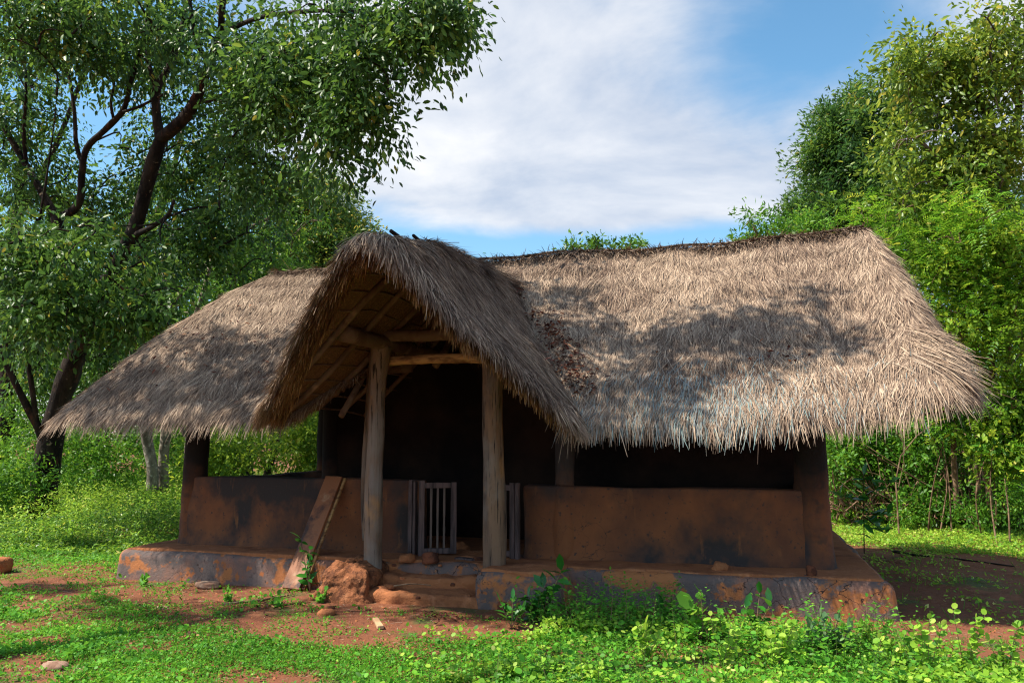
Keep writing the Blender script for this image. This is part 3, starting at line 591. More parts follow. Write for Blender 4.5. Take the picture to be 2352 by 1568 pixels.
# ------------------------------------------------------------ loose things at the hut
def board(name, A, B, w, th, m, label, cat, side=None, seed=0, **k):
    A = np.array(A, float); B = np.array(B, float); d = B - A; L = np.linalg.norm(d); d /= L
    s = np.array(side if side is not None else (1, 0, 0), float); s -= d * (s @ d); s /= np.linalg.norm(s); nn = np.cross(d, s)
    V, Q = rbox(0, L, -w / 2, w / 2, -th / 2, th / 2, .006, .08, .003, 5, seed)
    P = V[:, :1] * d + V[:, 1:2] * s + V[:, 2:] * nn
    o = mesh_np(name, P, Q, None, m, None, None, False); o.location = A; return tag(o, label, cat, **k)
bA = onz(668, 1352, .02); bB = ony(768, 1094, 8.66)
board('wooden_board', bA, bB, .225, .03, M_plank, 'wide stained brown board leaning on the low front wall', 'board', (1, -.1, 0), 3)
board('wooden_board', bA + np.array([.135, .03, -.01]), bB + np.array([.125, .025, -.02]), .03, .03, M_plank2, 'narrow yellowish batten leaning along the right edge of the stained board', 'board', (1, 0, 0), 4)
def rock(name, px, z, size, m, label, cat, seed, at=None, group=None):
    p = onz(*px, z) if at is None else np.array(at, float); sx, sy, sz = size
    n1, n2 = 16, 12; th = np.linspace(0, 2 * math.pi, n1, endpoint=False); ph = np.linspace(.02, math.pi - .02, n2)
    U = np.stack([np.outer(np.sin(ph), np.cos(th)), np.outer(np.sin(ph), np.sin(th)), np.outer(np.cos(ph), np.ones(n1))], -1).reshape(-1, 3)
    U = U / (np.abs(U) ** 3).sum(1, keepdims=True) ** (1 / 3)
    r = 1 + vnoise(U + seed * 3.1, 1.4, seed, 4) * .24; V = U * r[:, None] * np.array([sx, sy, sz]) / 2; V[:, 2] = np.maximum(V[:, 2], -sz * .42)
    i = np.arange(n2 - 1)[:, None] * n1; j = np.arange(n1)[None]; Qd = np.stack([i + j, i + n1 + j, i + n1 + (j + 1) % n1, i + (j + 1) % n1], -1).reshape(-1, 4)
    o = mesh_np(name, V, Qd, None, m, None, None, False); o.location = (p[0], p[1], p[2] + sz * .40); return tag(o, label, cat, group)
M_brick = surf('red_clod', [((.07, .025, .015), 9, .45, .6, I1, 1)], (.18, .06, .03), .95, .02, 25)
rock('clay_clod', (1864, 1326), ZP, (.09, .09, .13), M_brick, 'dark red upright clod on the plinth near the right corner pillar', 'clod', 3)
rock('clay_mound', (1655, 1313), ZP, (.16, .12, .10), M_clay, 'small pointed heap of clay against the foot of the right wall', 'clay heap', 4)
rock('rubble_stone', (934, 1290), ZP, (.17, .14, .09), M_clay, 'flat pale lump of rubble left of the slatted gate foot', 'stone', 5)
rock('rubble_stone', (990, 1293), ZP, (.19, .15, .13), M_brick, 'craggy dark lump of rubble in front of the slatted gate', 'stone', 8)
rock('rubble_stone', (1058, 1268), ZP, (.17, .14, .12), M_clay, 'orange lump of rubble just inside the gateway', 'stone', 11)
rock('rubble_stone', (1098, 1290), ZP, (.10, .09, .06), M_brick, 'little dark lump beside the foot of the right porch post', 'stone', 13)
rock('earth_clod', (748, 1420), 0, (.16, .13, .09), M_clay, 'fallen clod of earth at the foot of the eroded block', 'clod', 15)
rock('earth_clod', (895, 1352), .1, (.12, .1, .06), M_clay, 'clod lying on the left end of the lower step', 'clod', 16)
rock('earth_clod', (1155, 1402), 0, (.10, .08, .09), M_brick, 'upright dark clod at the right end of the bottom step', 'clod', 17)
for k_, (px_, py_, z_, s_) in enumerate(((760, 1400, 0, .07), (800, 1412, 0, .05), (845, 1405, 0, .06), (880, 1398, 0, .04), (905, 1300, .30, .05), (925, 1330, .22, .05), (1040, 1345, .2, .05), (1075, 1372, .08, .06), (960, 1375, .08, .05), (1010, 1300, .3, .04), (715, 1405, 0, .06), (1120, 1420, 0, .05), (690, 1392, 0, .05), (930, 1420, 0, .03))):
    rock('earth_crumb', (px_, py_), z_, (s_, s_ * .8, s_ * .6), M_clay if k_ % 2 else M_brick, ('pale ' if k_ % 2 else 'dark red ') + 'crumb of earth scattered about the worn steps', 'clod', 40 + k_, group='crumbs of earth around the worn steps')
rock('stone', (0, 1315), 0, (.24, .22, .22), M_clay, 'reddish boulder cut by the left edge of the picture', 'stone', 19)
rock('stone', (125, 1538), 0, (.20, .12, .06), M_stone, 'pale flat stone in the grass at the bottom left', 'stone', 22)
rock('stone', (195, 1545), 0, (.13, .09, .04), M_stone, 'small pinkish stone right of the pale flat stone', 'stone', 23)
rock('stone', (480, 1350), 0, (.28, .18, .08), M_stone, 'greyish stone by the foot of the plinth left of the leaning board', 'stone', 24)
rock('stone', (375, 1400), 0, (.12, .08, .04), M_stone, 'small pale stone on bare earth before the cracked plinth', 'stone', 25)
rock('stone', (1490, 1390), 0, (.18, .14, .10), M_clay, 'orange stone lying among weeds at the plinth foot', 'stone', 26)
board('wood_offcut', onz(862, 1420, .02), onz(874, 1440, .02), .055, .03, surf('fresh_wood', [((.35, .22, .12), 6, .45, .6, I1, 1)], (.55, .36, .2), .8), 'short pale wood offcut lying on the red earth before the steps', 'offcut', (1, .3, 0), 5)
board('flat_slab', onz(1050, 1282, ZP + .02), onz(1092, 1286, ZP + .02), .10, .03, M_gate, 'flat grey slab lying across the gateway floor', 'slab', (0, 1, 0), 6)
def stick(name, pts, r, m, label, cat='stick', z=.02):
    P = np.array([onz(a, b, z) for a, b in pts]); V, Q = tube(P - P[0], np.linspace(r, r * .5, len(P)), 7, r * .2, 3, True, 1, 4); o = mesh_np(name, V, Q, None, m, None, None, True); o.location = P[0]; return tag(o, label, cat)
stick('fallen_stick', [(512, 1388), (560, 1382), (610, 1376), (662, 1366)], .018, M_twig, 'bent brown stick on the ground left of the leaning board')
stick('fallen_stick', [(2050, 1265), (2110, 1275), (2200, 1283), (2330, 1300)], .018, M_bark, 'long dark stick on bare earth right of the hut')
stick('fallen_stick', [(905, 1345), (945, 1340), (990, 1343)], .008, M_twig, 'thin twig lying on the upper porch step', z=.23)

# ------------------------------------------------------------ trees
LS = 1.0
def limb_geo(G, pix, ns=12, nz=.03, sub=5, seed=0):
    P = np.array([Wp(a, b, k) for a, b, k, r in pix]); rr = np.array([r for *_, r in pix]) * LS; V, Q = tube(P, rr, ns, nz * rr.max() * 3, seed, True, 1.0, sub); G.add(V, Q); 
    t = np.linspace(0, len(P) - 1, len(P) * 6); return np.stack([np.interp(t, np.arange(len(P)), P[:, k]) for k in range(3)], -1)
def clusters(blobs):
    C = []
    for (px, py, rx, ry, k, rk, n) in blobs:
        d = rng.normal(size=(n * 4, 3)); d = d / np.linalg.norm(d, axis=1, keepdims=True) * (rng.random((n * 4, 1)) ** (1 / 2.2)) * 1.08
        c = Wp(px, py, k); P = c + _r * (d[:, :1] * rx * k / FPX) + _u * (d[:, 1:2] * ry * k / FPX) + _f * (d[:, 2:] * rk)
        w = vnoise(P, 1.1, 17, 2) + rng.normal(size=len(P)) * .45; P = P[np.argsort(-w)][:n]; C.append(P)
    return np.concatenate(C)
def branches(G, nodes, C, r0=.035, sag=.15, maxn=100000):
    nodes = np.array(nodes); d = np.min(np.linalg.norm(C[:, None] - nodes[None], axis=2), 1); C = C[np.argsort(d)]
    for c in C:
        dd = np.linalg.norm(nodes - c, axis=1) + np.maximum(0, nodes[:, 2] - c[2] - .3) * .6; a = nodes[np.argmin(dd)]; L = np.linalg.norm(c - a)
        if L < .12 or L > 3.5: continue
        m = (a + c) / 2 + rng.normal(size=3) * L * .10 + np.array([0, 0, sag * L]); r = r0 * (.35 + .35 * min(L, 1.6))
        V, Q = tube([a, m, c], [r, r * .65, r * .28], 5, 0, 0, False, 1.0, 3); G.add(V, Q)
        nodes = np.vstack([nodes, m, c])
def leaf_cloud(C, R0, n, L, wr, droop=.3, up=.6, flatten=.8):
    """n leaves around each cluster centre, set along short twigs"""
    nc = len(C); rr = R0 * rng.uniform(.6, 1.25, nc); tw = 6
    ta = rdir(nc * tw).reshape(nc, tw, 3); ta[..., 2] = ta[..., 2] * flatten - droop * .3; ta = unit(ta)
    idx = rng.integers(0, tw, (nc, n)); s = rng.random((nc, n)) ** .6; D = np.take_along_axis(ta, idx[..., None].repeat(3, 2), 1)
    P = C[:, None] + D * (s * rr[:, None])[..., None] + rng.normal(size=(nc, n, 3)) * (.16 * rr)[:, None, None]; P[..., 2] -= droop * (s * rr[:, None]) ** 1.5 * .6
    P = P.reshape(-1, 3); D = D.reshape(-1, 3); D = unit(D + rdir(len(D)) * .9 + np.array([0, 0, -droop])); Nn = unit(rdir(len(D)) * .8 + np.array([0, 0, up]))
    Ls = L * rng.uniform(.65, 1.25, len(P)); cv = np.repeat(rng.normal(size=nc) * .15, n); hz = np.clip((P[:, 2] - np.repeat(C[:, 2], n)) / R0, -1, 1) * .05
    return P, D, Nn, Ls, Ls * wr, np.clip(.45 + cv + hz + rng.normal(size=len(P)) * .19, 0, .985)
def pinnate(C, n, Lr, leaflet, pairs=8):
    nc = len(C) * n; c = np.repeat(C, n, 0) + rng.normal(size=(nc, 3)) * .22; D = unit(rdir(nc) * np.array([1, 1, .5]) + np.array([0, 0, .05])); up = unit(rdir(nc) * .5 + np.array([0, 0, 1.0])); B = unit(np.cross(up, D)); Nn = np.cross(D, B)
    Ls = Lr * rng.uniform(.7, 1.2, nc); P = []; DD = []; NN = []; LL = []; rd = []; base = np.clip(.45 + rng.normal(size=nc) * .2 + np.repeat(rng.normal(size=len(C)) * .1, n), 0, 1)
    for k in range(pairs):
        s = (k + .7) / pairs
        for sg in (-1, 1):
            P.append(c + D * (s * Ls)[:, None] - np.array([0, 0, 1.0]) * (s * s * Ls * .35)[:, None]); DD.append(unit(B * sg + D * .45 + rng.normal(size=(nc, 3)) * .12)); NN.append(Nn); LL.append(leaflet * rng.uniform(.8, 1.2, nc) * (1 - .35 * abs(s - .45))); rd.append(base + rng.normal(size=nc) * .05)
    return np.concatenate(P), np.concatenate(DD), np.concatenate(NN), np.concatenate(LL), np.concatenate(LL) * .42, np.clip(np.concatenate(rd), 0, 1)
def tree(name, limbs, blobs, n, L, wr, lm, bm, label, cat='tree', group=None, R0=.55, droop=.4, r0=.035, tpl=T_DI, pin=None, extra=None, cname='crown', br=True):
    base = Wp(*limbs[0][0][:3]); root = empty(name, (float(base[0]), float(base[1]), 0.0)); tag(root, label, cat, group)
    G = Geo(); nodes = [limb_geo(G, l, seed=i + len(name)) for i, l in enumerate(limbs)]; C = clusters(blobs) if blobs else None
    if extra is not None: C = np.concatenate([C, extra])
    if br and C is not None: branches(G, np.concatenate(nodes), C, r0)
    V, Q = G.get(); part('trunk', V, Q, bm, root)
    if C is not None:
        if pin: P, D, Nn, Ls, Ws, rd = pinnate(C, *pin)
        else: P, D, Nn, Ls, Ws, rd = leaf_cloud(C, R0, n, L, wr, droop)
        leafobj(cname, P, D, Nn, Ls, Ws, lm, root, tpl, rd)
    return root

def bush(name, blobs, n, L, lm, label, R0=.4, wr=.55, tpl=T_OV, stems=None, cat='bush'):
    C = clusters(blobs); base = C.mean(0); root = empty(name, (float(base[0]), float(base[1]), 0)); tag(root, label, cat)
    P, D, Nn, Ls, Ws, rd = leaf_cloud(C, R0, n, L, wr, .2); k = P[:, 2] > .02
    leafobj('foliage', P[k], D[k], Nn[k], Ls[k], Ws[k], lm, root, tpl, rd[k])
    G = Geo()
    for s in stems or []:
        V, Q = tube(np.array([Wp(*q[:3]) for q in s]), [q[3] for q in s], 6, 0, 0, True, 1, 3); G.add(V, Q)
    for c in [q for q in C if q[2] < 2.3][::5]:
        b = np.array([c[0] + rng.normal() * .3, c[1] + rng.normal() * .3, 0]); m = (b + c) / 2 + rng.normal(size=3) * .15; V, Q = tube([b, m, c], [.015, .011, .005], 5, 0, 0, False, 1, 3); G.add(V, Q)
    V, Q = G.get(); part('stem', V, Q, M_twig, root); return root
# big old tree at the left
t1_limbs = [
 [(88, 1200, 15.6, .62), (100, 1120, 15.6, .46), (118, 1000, 15.5, .38), (150, 880, 15.4, .34), (185, 790, 15.3, .31), (205, 720, 15.2, .28), (250, 640, 15, .25), (300, 545, 14.8, .23), (325, 470, 14.7, .22), (345, 400, 14.6, .21), (368, 320, 14.5, .20)],
 [(368, 320, 14.5, .19), (420, 275, 14.2, .18), (452, 225, 14, .15), (480, 150, 13.8, .13), (505, 80, 13.5, .11), (510, 20, 13.2, .09), (520, -60, 13, .07)],
 [(368, 320, 14.5, .16), (358, 250, 14.6, .13), (362, 200, 14.7, .12), (390, 150, 14.8, .10), (420, 60, 15, .09), (430, -40, 15, .07)],
 [(362, 210, 14.6, .08), (345, 160, 14.8, .07), (335, 90, 15, .05), (340, 0, 15, .04)],
 [(452, 235, 14, .07), (500, 225, 13.5, .055), (560, 180, 13, .04), (640, 130, 12.4, .035)],
 [(480, 150, 13.8, .08), (450, 90, 14, .07), (440, 30, 14, .06), (430, -40, 14, .05)],
 [(505, 80, 13.5, .07), (600, 40, 12.8, .06), (740, 25, 12.2, .05), (860, 30, 11.8, .04), (950, 20, 11.4, .03), (1040, 5, 11.2, .02)],
 [(205, 730, 15.2, .24), (170, 640, 15.4, .20), (150, 560, 15.6, .19), (130, 500, 15.7, .19)],
 [(130, 500, 15.7, .15), (95, 440, 15.8, .12), (60, 380, 16, .11), (20, 310, 16, .10), (-20, 240, 16, .08)],
 [(130, 505, 15.7, .14), (180, 470, 15.5, .12), (188, 400, 15.4, .11), (200, 340, 15.3, .10), (250, 290, 15.2, .09), (285, 250, 15.1, .08), (300, 190, 15, .07), (325, 110, 15, .05)],
 [(190, 380, 15.4, .07), (175, 330, 15.5, .07), (170, 250, 15.6, .06), (150, 150, 15.6, .05), (90, 60, 15.6, .05)],
 [(280, 258, 15.1, .05), (320, 245, 14.8, .045), (380, 215, 14.5, .03)],
 [(262, 280, 15.2, .05), (255, 235, 15.2, .045), (262, 190, 15.2, .04), (240, 160, 15.2, .03)],
 [(60, 380, 16, .07), (55, 300, 15.8, .06), (60, 200, 15.6, .05), (55, 100, 15.5, .05), (70, -20, 15.5, .04)],
 [(98, 1000, 15.4, .16), (84, 975, 15.3, .13), (45, 900, 15.1, .105), (12, 830, 15, .095), (-15, 770, 15, .08)],
 [(84, 972, 15.3, .09), (72, 880, 15.1, .08), (60, 800, 15, .075), (50, 720, 14.8, .06), (72, 600, 14.6, .045), (95, 480, 14.4, .04), (120, 320, 14.2, .022), (130, 220, 14, .010)],
 [(15, 835, 15, .06), (18, 740, 14.9, .05), (45, 660, 14.8, .05), (60, 560, 14.7, .035)],
 [(300, 545, 14.8, .10), (350, 520, 14.4, .08), (385, 495, 14.0, .06), (400, 460, 13.8, .04)],
]
t1_blobs = [(915, 35, 150, 70, 11.4, 1.0, 46), (985, 25, 60, 40, 11.3, .6, 14), (965, 100, 40, 55, 11.3, .4, 10), (860, 140, 60, 110, 11.5, .6, 22), (830, 230, 60, 70, 11.7, .5, 16), (875, 275, 25, 22, 11.5, .3, 4), (775, 300, 45, 60, 11.8, .5, 11), (775, 365, 24, 20, 11.8, .3, 4),
 (680, 110, 170, 150, 12.5, 1.3, 74), (660, 270, 130, 110, 13, 1.2, 44), (590, 390, 130, 100, 14.5, 1.2, 32), (560, 90, 120, 120, 13.3, 1.0, 34), (600, 220, 90, 120, 15.5, 1.0, 30), (470, 330, 90, 90, 16.2, 1, 22),
 (400, 30, 180, 70, 14.6, 1.2, 36), (420, 160, 120, 110, 16.4, .9, 24), (220, 30, 220, 80, 13.6, 1.6, 46), (60, 50, 110, 90, 13.5, 1.4, 30), (60, 190, 110, 100, 16.2, 1.2, 26), (20, 330, 70, 110, 16.6, 1.0, 20),
 (290, 390, 80, 60, 16.6, .8, 16), (250, 480, 90, 70, 16.6, .8, 18), (520, 490, 150, 90, 16, 1.2, 36), (440, 430, 100, 70, 16.4, .8, 18), (230, 130, 80, 50, 16, .8, 12), (310, 220, 50, 100, 16.4, .8, 10), (90, 420, 80, 80, 16.8, .8, 14),
 (190, 620, 210, 120, 13.2, 1.3, 58), (40, 600, 80, 110, 13.5, 1.2, 24), (300, 680, 120, 80, 12.8, 1.0, 30), (100, 60, 160, 90, 14.5, 1.2, 30), (300, 110, 130, 70, 15.6, 1, 18), (30, 440, 60, 60, 16, .8, 10), (60, 820, 80, 70, 17, 1, 22), (250, 800, 90, 60, 17, 1, 22), (500, 570, 120, 70, 16.5, 1.0, 20), (120, 720, 110, 50, 12.4, .8, 18), (400, 580, 80, 60, 16, .8, 10), (20, 760, 60, 50, 13.5, .8, 8), (330, 740, 60, 40, 13, .6, 8), (150, 560, 110, 50, 13.5, .8, 14)]
LS = .58
tree('old_tree', t1_limbs, t1_blobs, 60, .125, .52, L_dark, M_bark, 'huge forked tree with dark bark and wide crown left of the hut', group=None, R0=.62, droop=.6, r0=.035, tpl=T_OV)
LS = 1.0
tree('rear_tree', [[(10, 1110, 21, .2), (20, 800, 21, .18), (40, 500, 21, .14), (60, 250, 21, .09), (80, 60, 21, .05)], [(40, 500, 21, .1), (130, 330, 21, .07), (210, 120, 21, .04)], [(20, 700, 21, .1), (150, 560, 21, .07), (330, 480, 21, .04)]],
     [(60, 120, 130, 110, 21, 1.6, 46), (60, 330, 100, 110, 21, 1.6, 40), (200, 60, 110, 80, 21, 1.4, 24), (250, 500, 120, 60, 21, 1.4, 26), (60, 520, 110, 90, 21, 1.6, 40), (370, 120, 90, 110, 21, 1.4, 22), (540, 300, 110, 130, 21, 1.4, 40), (330, 320, 60, 60, 21, 1, 8)], 60, .12, .5, L_mid, M_bark, 'paler tree standing behind the old tree at the left edge, seen through its crown', R0=.6, droop=.4)
# pale trunks behind the left eave
PG = 'slim trunks standing in the undergrowth left of and behind the hut'
tree('pale_tree', [[(350, 1130, 18.5, .13), (350, 1070, 18.5, .12), (340, 1020, 18.5, .12), (330, 965, 18.4, .11), (310, 850, 18.2, .09), (300, 700, 18, .07)], [(341, 1015, 18.5, .07), (346, 960, 18.6, .06), (352, 850, 18.6, .05)]], [(310, 760, 110, 90, 18, 1.2, 26)], 50, .13, .5, L_mid, M_pale, 'pale trunk with a knobbly fork, left one of the pale pair under the eave', group=PG)
tree('pale_tree', [[(374, 1128, 18.8, .13), (376, 1050, 18.8, .12), (382, 970, 18.8, .11), (385, 880, 18.8, .09), (400, 760, 18.8, .07)]], [(420, 700, 100, 90, 18.8, 1.2, 26)], 50, .13, .5, L_mid, M_pale, 'straight pale trunk, right one of the pale pair under the eave', group=PG)
tree('dark_trunk_tree', [[(490, 1110, 21, .16), (489, 1040, 21, .14), (492, 960, 21, .13), (500, 800, 21, .1)]], [(500, 720, 110, 80, 21, 1.2, 24)], 50, .14, .5, L_mid, M_bark, 'dark thin trunk just right of the left corner pillar', group=PG)
tree('dark_trunk_tree', [[(565, 1120, 20, .18), (565, 1040, 20, .16), (566, 960, 20, .15), (560, 800, 20, .12)]], [(590, 700, 110, 70, 20, 1.2, 24)], 50, .14, .5, L_mid, M_bark, 'thicker dark trunk seen through the middle of the left veranda opening', group=PG)
tree('leaning_tree', [[(610, 1105, 17, .10), (622, 1060, 17, .08), (640, 1000, 17, .07), (668, 930, 17, .05), (700, 860, 17, .04)]], [(700, 880, 70, 60, 17.5, 1, 14)], 50, .11, .5, L_bright, M_grey, 'thin grey trunk leaning right inside the left veranda opening', group=PG)
tree('bare_limb_tree', [[(430, 1010, 19, .05), (415, 975, 19, .045), (400, 900, 19, .04), (380, 640, 19, .06), (365, 590, 19, .05), (350, 560, 19, .04)], [(380, 640, 19, .06), (400, 600, 19, .05), (408, 570, 19, .04)], [(440, 750, 18, .05), (470, 660, 18, .045), (495, 560, 18, .035)], [(430, 1120, 19, .07), (430, 1010, 19, .06), (440, 750, 18, .05)]], [(440, 640, 90, 60, 19, 1, 14)], 45, .13, .5, L_mid, M_pale, 'thin pale limbs rising above the left slope of the roof', R0=.5)
# rounded tree behind
L_dome = leafmat('leaf_dome', [(0, (.03, .09, .02)), (.5, (.09, .20, .03)), (.72, (.20, .32, .04)), (.85, (.45, .45, .06)), (1, (.75, .62, .12))], .4, .4, .4)
tree('round_tree', [[(700, 1000, 27, .3), (705, 800, 27, .28), (700, 620, 27, .2), (690, 500, 27, .12)], [(702, 700, 27, .18), (760, 560, 27, .12)]],
     [(700, 480, 110, 85, 27, 2.4, 130), (775, 540, 62, 75, 27, 1.8, 90), (740, 600, 100, 60, 26, 2, 70), (600, 540, 120, 110, 28, 2, 80), (810, 580, 35, 40, 26, 1.2, 24)], 110, .17, .42, L_dome, M_bark, 'dome-shaped tree with yellowish leaf tips behind the porch roof', R0=.75, droop=.1)
# background wood (reads as one mass)
def mass(name, blobs, n, L, wr, m, label, R0=.7, tpl=T_DI, droop=.25, cat='thicket', kind='stuff'):
    C = clusters(blobs); P, D, Nn, Ls, Ws, rd = leaf_cloud(C, R0, n, L, wr, droop); k = P[:, 2] > .02
    o = leafobj(name, P[k], D[k], Nn[k], Ls[k], Ws[k], m, None, tpl, rd[k]); return tag(o, label, cat, None, kind)
mass('distant_wood', [(150, 900, 330, 220, 29, 2.5, 240), (520, 880, 300, 210, 30, 2.5, 240), (760, 900, 200, 170, 28, 2, 110), (-80, 800, 200, 300, 27, 2, 80), (100, 640, 200, 130, 30, 2, 60), (400, 700, 200, 120, 30, 2, 90)], 95, .20, .5, L_mid, 'dense green wood filling the background left of the hut', R0=1.1)
tree('olive_tree', [[(230, 1120, 23, .2), (235, 900, 23, .18), (300, 650, 23, .15), (380, 450, 23, .1), (420, 300, 23, .06)], [(300, 650, 23, .1), (500, 560, 23, .07), (620, 500, 23, .04)]],
     [(520, 470, 180, 130, 23, 2, 100), (640, 560, 120, 110, 23, 2, 60), (420, 620, 200, 120, 22, 2, 100), (300, 560, 140, 120, 23, 2, 50), (250, 760, 240, 130, 23, 2, 100), (560, 640, 140, 60, 21, 1.4, 50), (90, 700, 160, 160, 23, 2, 70), (150, 480, 130, 60, 24, 2, 24)], 70, .13, .5, L_mid, M_grey, 'paler yellow-green tree filling the gap between the old tree and the dome-shaped tree', R0=.6, droop=.5)
mass('leafy_undergrowth', [(60, 1000, 150, 90, 20, 2, 80), (270, 1030, 170, 80, 20, 1.5, 100), (420, 1040, 110, 70, 23, 1.5, 70), (30, 1110, 120, 60, 15, 1, 50)], 75, .10, .55, L_bright, 'shrubby undergrowth between the trunks left of the hut', R0=.45)
mass('sun_toned_thicket', [(560, 1050, 130, 60, 16, 1.0, 70), (700, 1010, 80, 120, 16, 1.0, 110), (520, 980, 80, 60, 18, 1.0, 40)], 75, .10, .55, L_lime3, 'thicket with sunlight put into its leaf colour, seen through the left veranda opening', R0=.45)  # brighter yellow-green leaf colour stands in for sunlight under the canopy
mass('rear_wood', [(1400, 1000, 500, 120, 32, 1.5, 120), (1950, 900, 200, 200, 27, 2, 120)], 80, .22, .5, L_dark, 'dark wood behind the hut, lower than the ridge', R0=1.1)

# right side trees
tree('dense_tree', [[(1990, 1000, 22, .3), (1985, 760, 22, .26), (1975, 560, 22, .2), (1960, 400, 22, .12)], [(1978, 600, 22, .15), (2040, 450, 22, .1), (2060, 330, 22, .06)]],
     [(1965, 300, 90, 90, 22, 1.8, 90), (1930, 400, 85, 80, 22, 1.8, 90), (1900, 350, 50, 60, 21.5, 1, 26), (2040, 260, 80, 70, 22, 1.5, 55), (2020, 440, 130, 90, 22, 1.6, 100), (1880, 490, 75, 60, 22, 1.5, 60), (1960, 540, 130, 60, 22, 1.5, 70), (1985, 215, 40, 30, 22, 1, 12), (2100, 560, 100, 120, 22, 1.5, 50)],
     110, .15, .45, L_dark, M_bark, 'dense dark green tree rising behind the right end of the ridge', R0=.62, droop=.1)
tree('vine_clad_tree', [[(2270, 1150, 14.5, .16), (2255, 1040, 14.5, .14), (2262, 900, 14.5, .13), (2280, 700, 14.4, .12), (2300, 450, 14.3, .10), (2260, 250, 14.2, .07), (2200, 180, 14, .05)], [(2300, 450, 14.3, .07), (2340, 250, 14.2, .06), (2330, 120, 14.2, .05)], [(2285, 600, 14.4, .05), (2200, 420, 14, .04), (2120, 330, 13.8, .03)]],
     [(2260, 90, 120, 60, 14, .9, 40), (2130, 120, 75, 55, 14, .7, 26), (2075, 150, 30, 40, 14, .4, 5), (2180, 190, 130, 70, 14, .9, 34), (2330, 160, 80, 140, 14, .9, 34), (2190, 240, 70, 50, 14.3, .5, 16), (2240, 320, 130, 100, 13.8, .9, 52), (2300, 400, 120, 130, 13.8, 1, 54), (2130, 270, 70, 40, 14, .7, 14), (2050, 350, 50, 25, 14, .5, 6), (2180, 480, 160, 100, 14, .9, 44), (2330, 560, 70, 110, 14, .8, 20)],
     58, .12, .5, L_olive, M_grey, 'vine-clad yellow-green tree at the upper right corner', R0=.55, droop=.4, tpl=T_OV)
tree('feathery_shrub', [[(2200, 1190, 14, .05), (2190, 1000, 14, .045), (2210, 800, 13.8, .04), (2215, 620, 13.8, .03)], [(2310, 1180, 13.6, .05), (2300, 950, 13.5, .045), (2320, 750, 13.5, .04), (2290, 560, 13.4, .03)], [(2245, 1180, 14.2, .04), (2250, 950, 14.2, .035), (2240, 700, 14, .03)]],
     [(2180, 560, 120, 90, 13.8, .8, 60), (2300, 620, 100, 120, 13.4, .8, 60), (2200, 720, 110, 110, 13.8, .8, 60), (2320, 800, 80, 120, 13.2, .8, 46), (2260, 900, 110, 110, 13.5, .8, 50), (2330, 1020, 60, 110, 13, .7, 26), (2100, 640, 60, 80, 14, .6, 20), (2080, 500, 130, 50, 14, .7, 34), (2160, 830, 60, 70, 14, .6, 18), (2240, 520, 120, 80, 13, .6, 40), (2320, 700, 60, 120, 12.8, .5, 34)],
     0, 0, 0, L_lime2, M_twig, 'tall bright green shrub with feathery leaflets at the right edge', 'shrub', R0=.5, r0=.03, pin=(12, .30, .066, 7))
tree('broadleaf_shrub', [[(2275, 1175, 13.6, .05), (2262, 1000, 13.5, .045), (2280, 820, 13.2, .04), (2250, 660, 13.2, .03), (2200, 600, 13.4, .02)], [(2280, 820, 13.2, .03), (2330, 720, 13, .025), (2300, 580, 13, .02)]],
     [(2150, 620, 90, 70, 13.6, .6, 30), (2290, 560, 90, 80, 13.0, .6, 34), (2220, 760, 90, 100, 13.3, .6, 40), (2330, 700, 50, 120, 12.9, .5, 26), (2320, 880, 60, 100, 12.9, .5, 26), (2200, 880, 70, 60, 13.4, .5, 20), (2280, 1010, 90, 60, 13.2, .5, 22)],
     45, .10, .55, L_lime3, M_twig, 'yellow-green broad-leaved shrub mixed into the feathery shrub at the right edge', 'shrub', R0=.42, droop=.3, r0=.025, tpl=T_OV)
mass('low_leafy_fringe', [(2330, 1160, 50, 50, 12.6, .4, 20), (2230, 1170, 70, 30, 13.6, .4, 20), (2120, 1180, 70, 22, 14.4, .3, 16), (2010, 1190, 60, 16, 15, .3, 10)], 50, .07, .55, L_bright, 'low leafy fringe along the foot of the right hand bushes', R0=.28)
tree('ridge_sapling', [[(1760, 1000, 17, .06), (1755, 700, 17, .05), (1745, 560, 17, .04), (1730, 520, 17, .02)]], [(1735, 540, 45, 35, 17, .5, 14), (1800, 545, 60, 30, 17.5, .6, 20), (1740, 505, 22, 16, 17, .3, 4), (1850, 520, 60, 50, 18, .6, 20)], 60, .12, .45, L_bright, M_twig, 'light green sapling tops over the ridge in front of the dense tree', 'sapling', R0=.38, droop=.1)
for (px, py, rx, ry, n, lab) in ((1308, 577, 24, 20, 8, 'leftmost of the three small treetops peeping over the ridge'), (1368, 568, 22, 22, 9, 'tallest of the three small treetops peeping over the ridge'), (1440, 574, 42, 13, 14, 'widest low treetop over the ridge, right of the two small ones')):
    tree('distant_treetop', [[(px, 1000, 24, .12), (px, 700, 24, .09), (px - 3, py + 20, 24, .05), (px + 3, py - 8, 24, .02)]], [(px, py, rx, ry, 24, .5, n)], 45, .16, .5, L_mid, M_bark, lab, group='treetops beyond the ridge', R0=.34, droop=.1)
tree('distant_sprout', [[(1105, 1000, 20, .03), (1105, 700, 20, .02), (1105, 600, 20, .008)]], [(1105, 597, 12, 6, 20, .1, 3)], 0, 0, 0, L_bright, M_twig, 'tiny feathery sprout showing over the ridge beside the porch roof', 'sapling', pin=(4, .2, .05, 6), br=False)
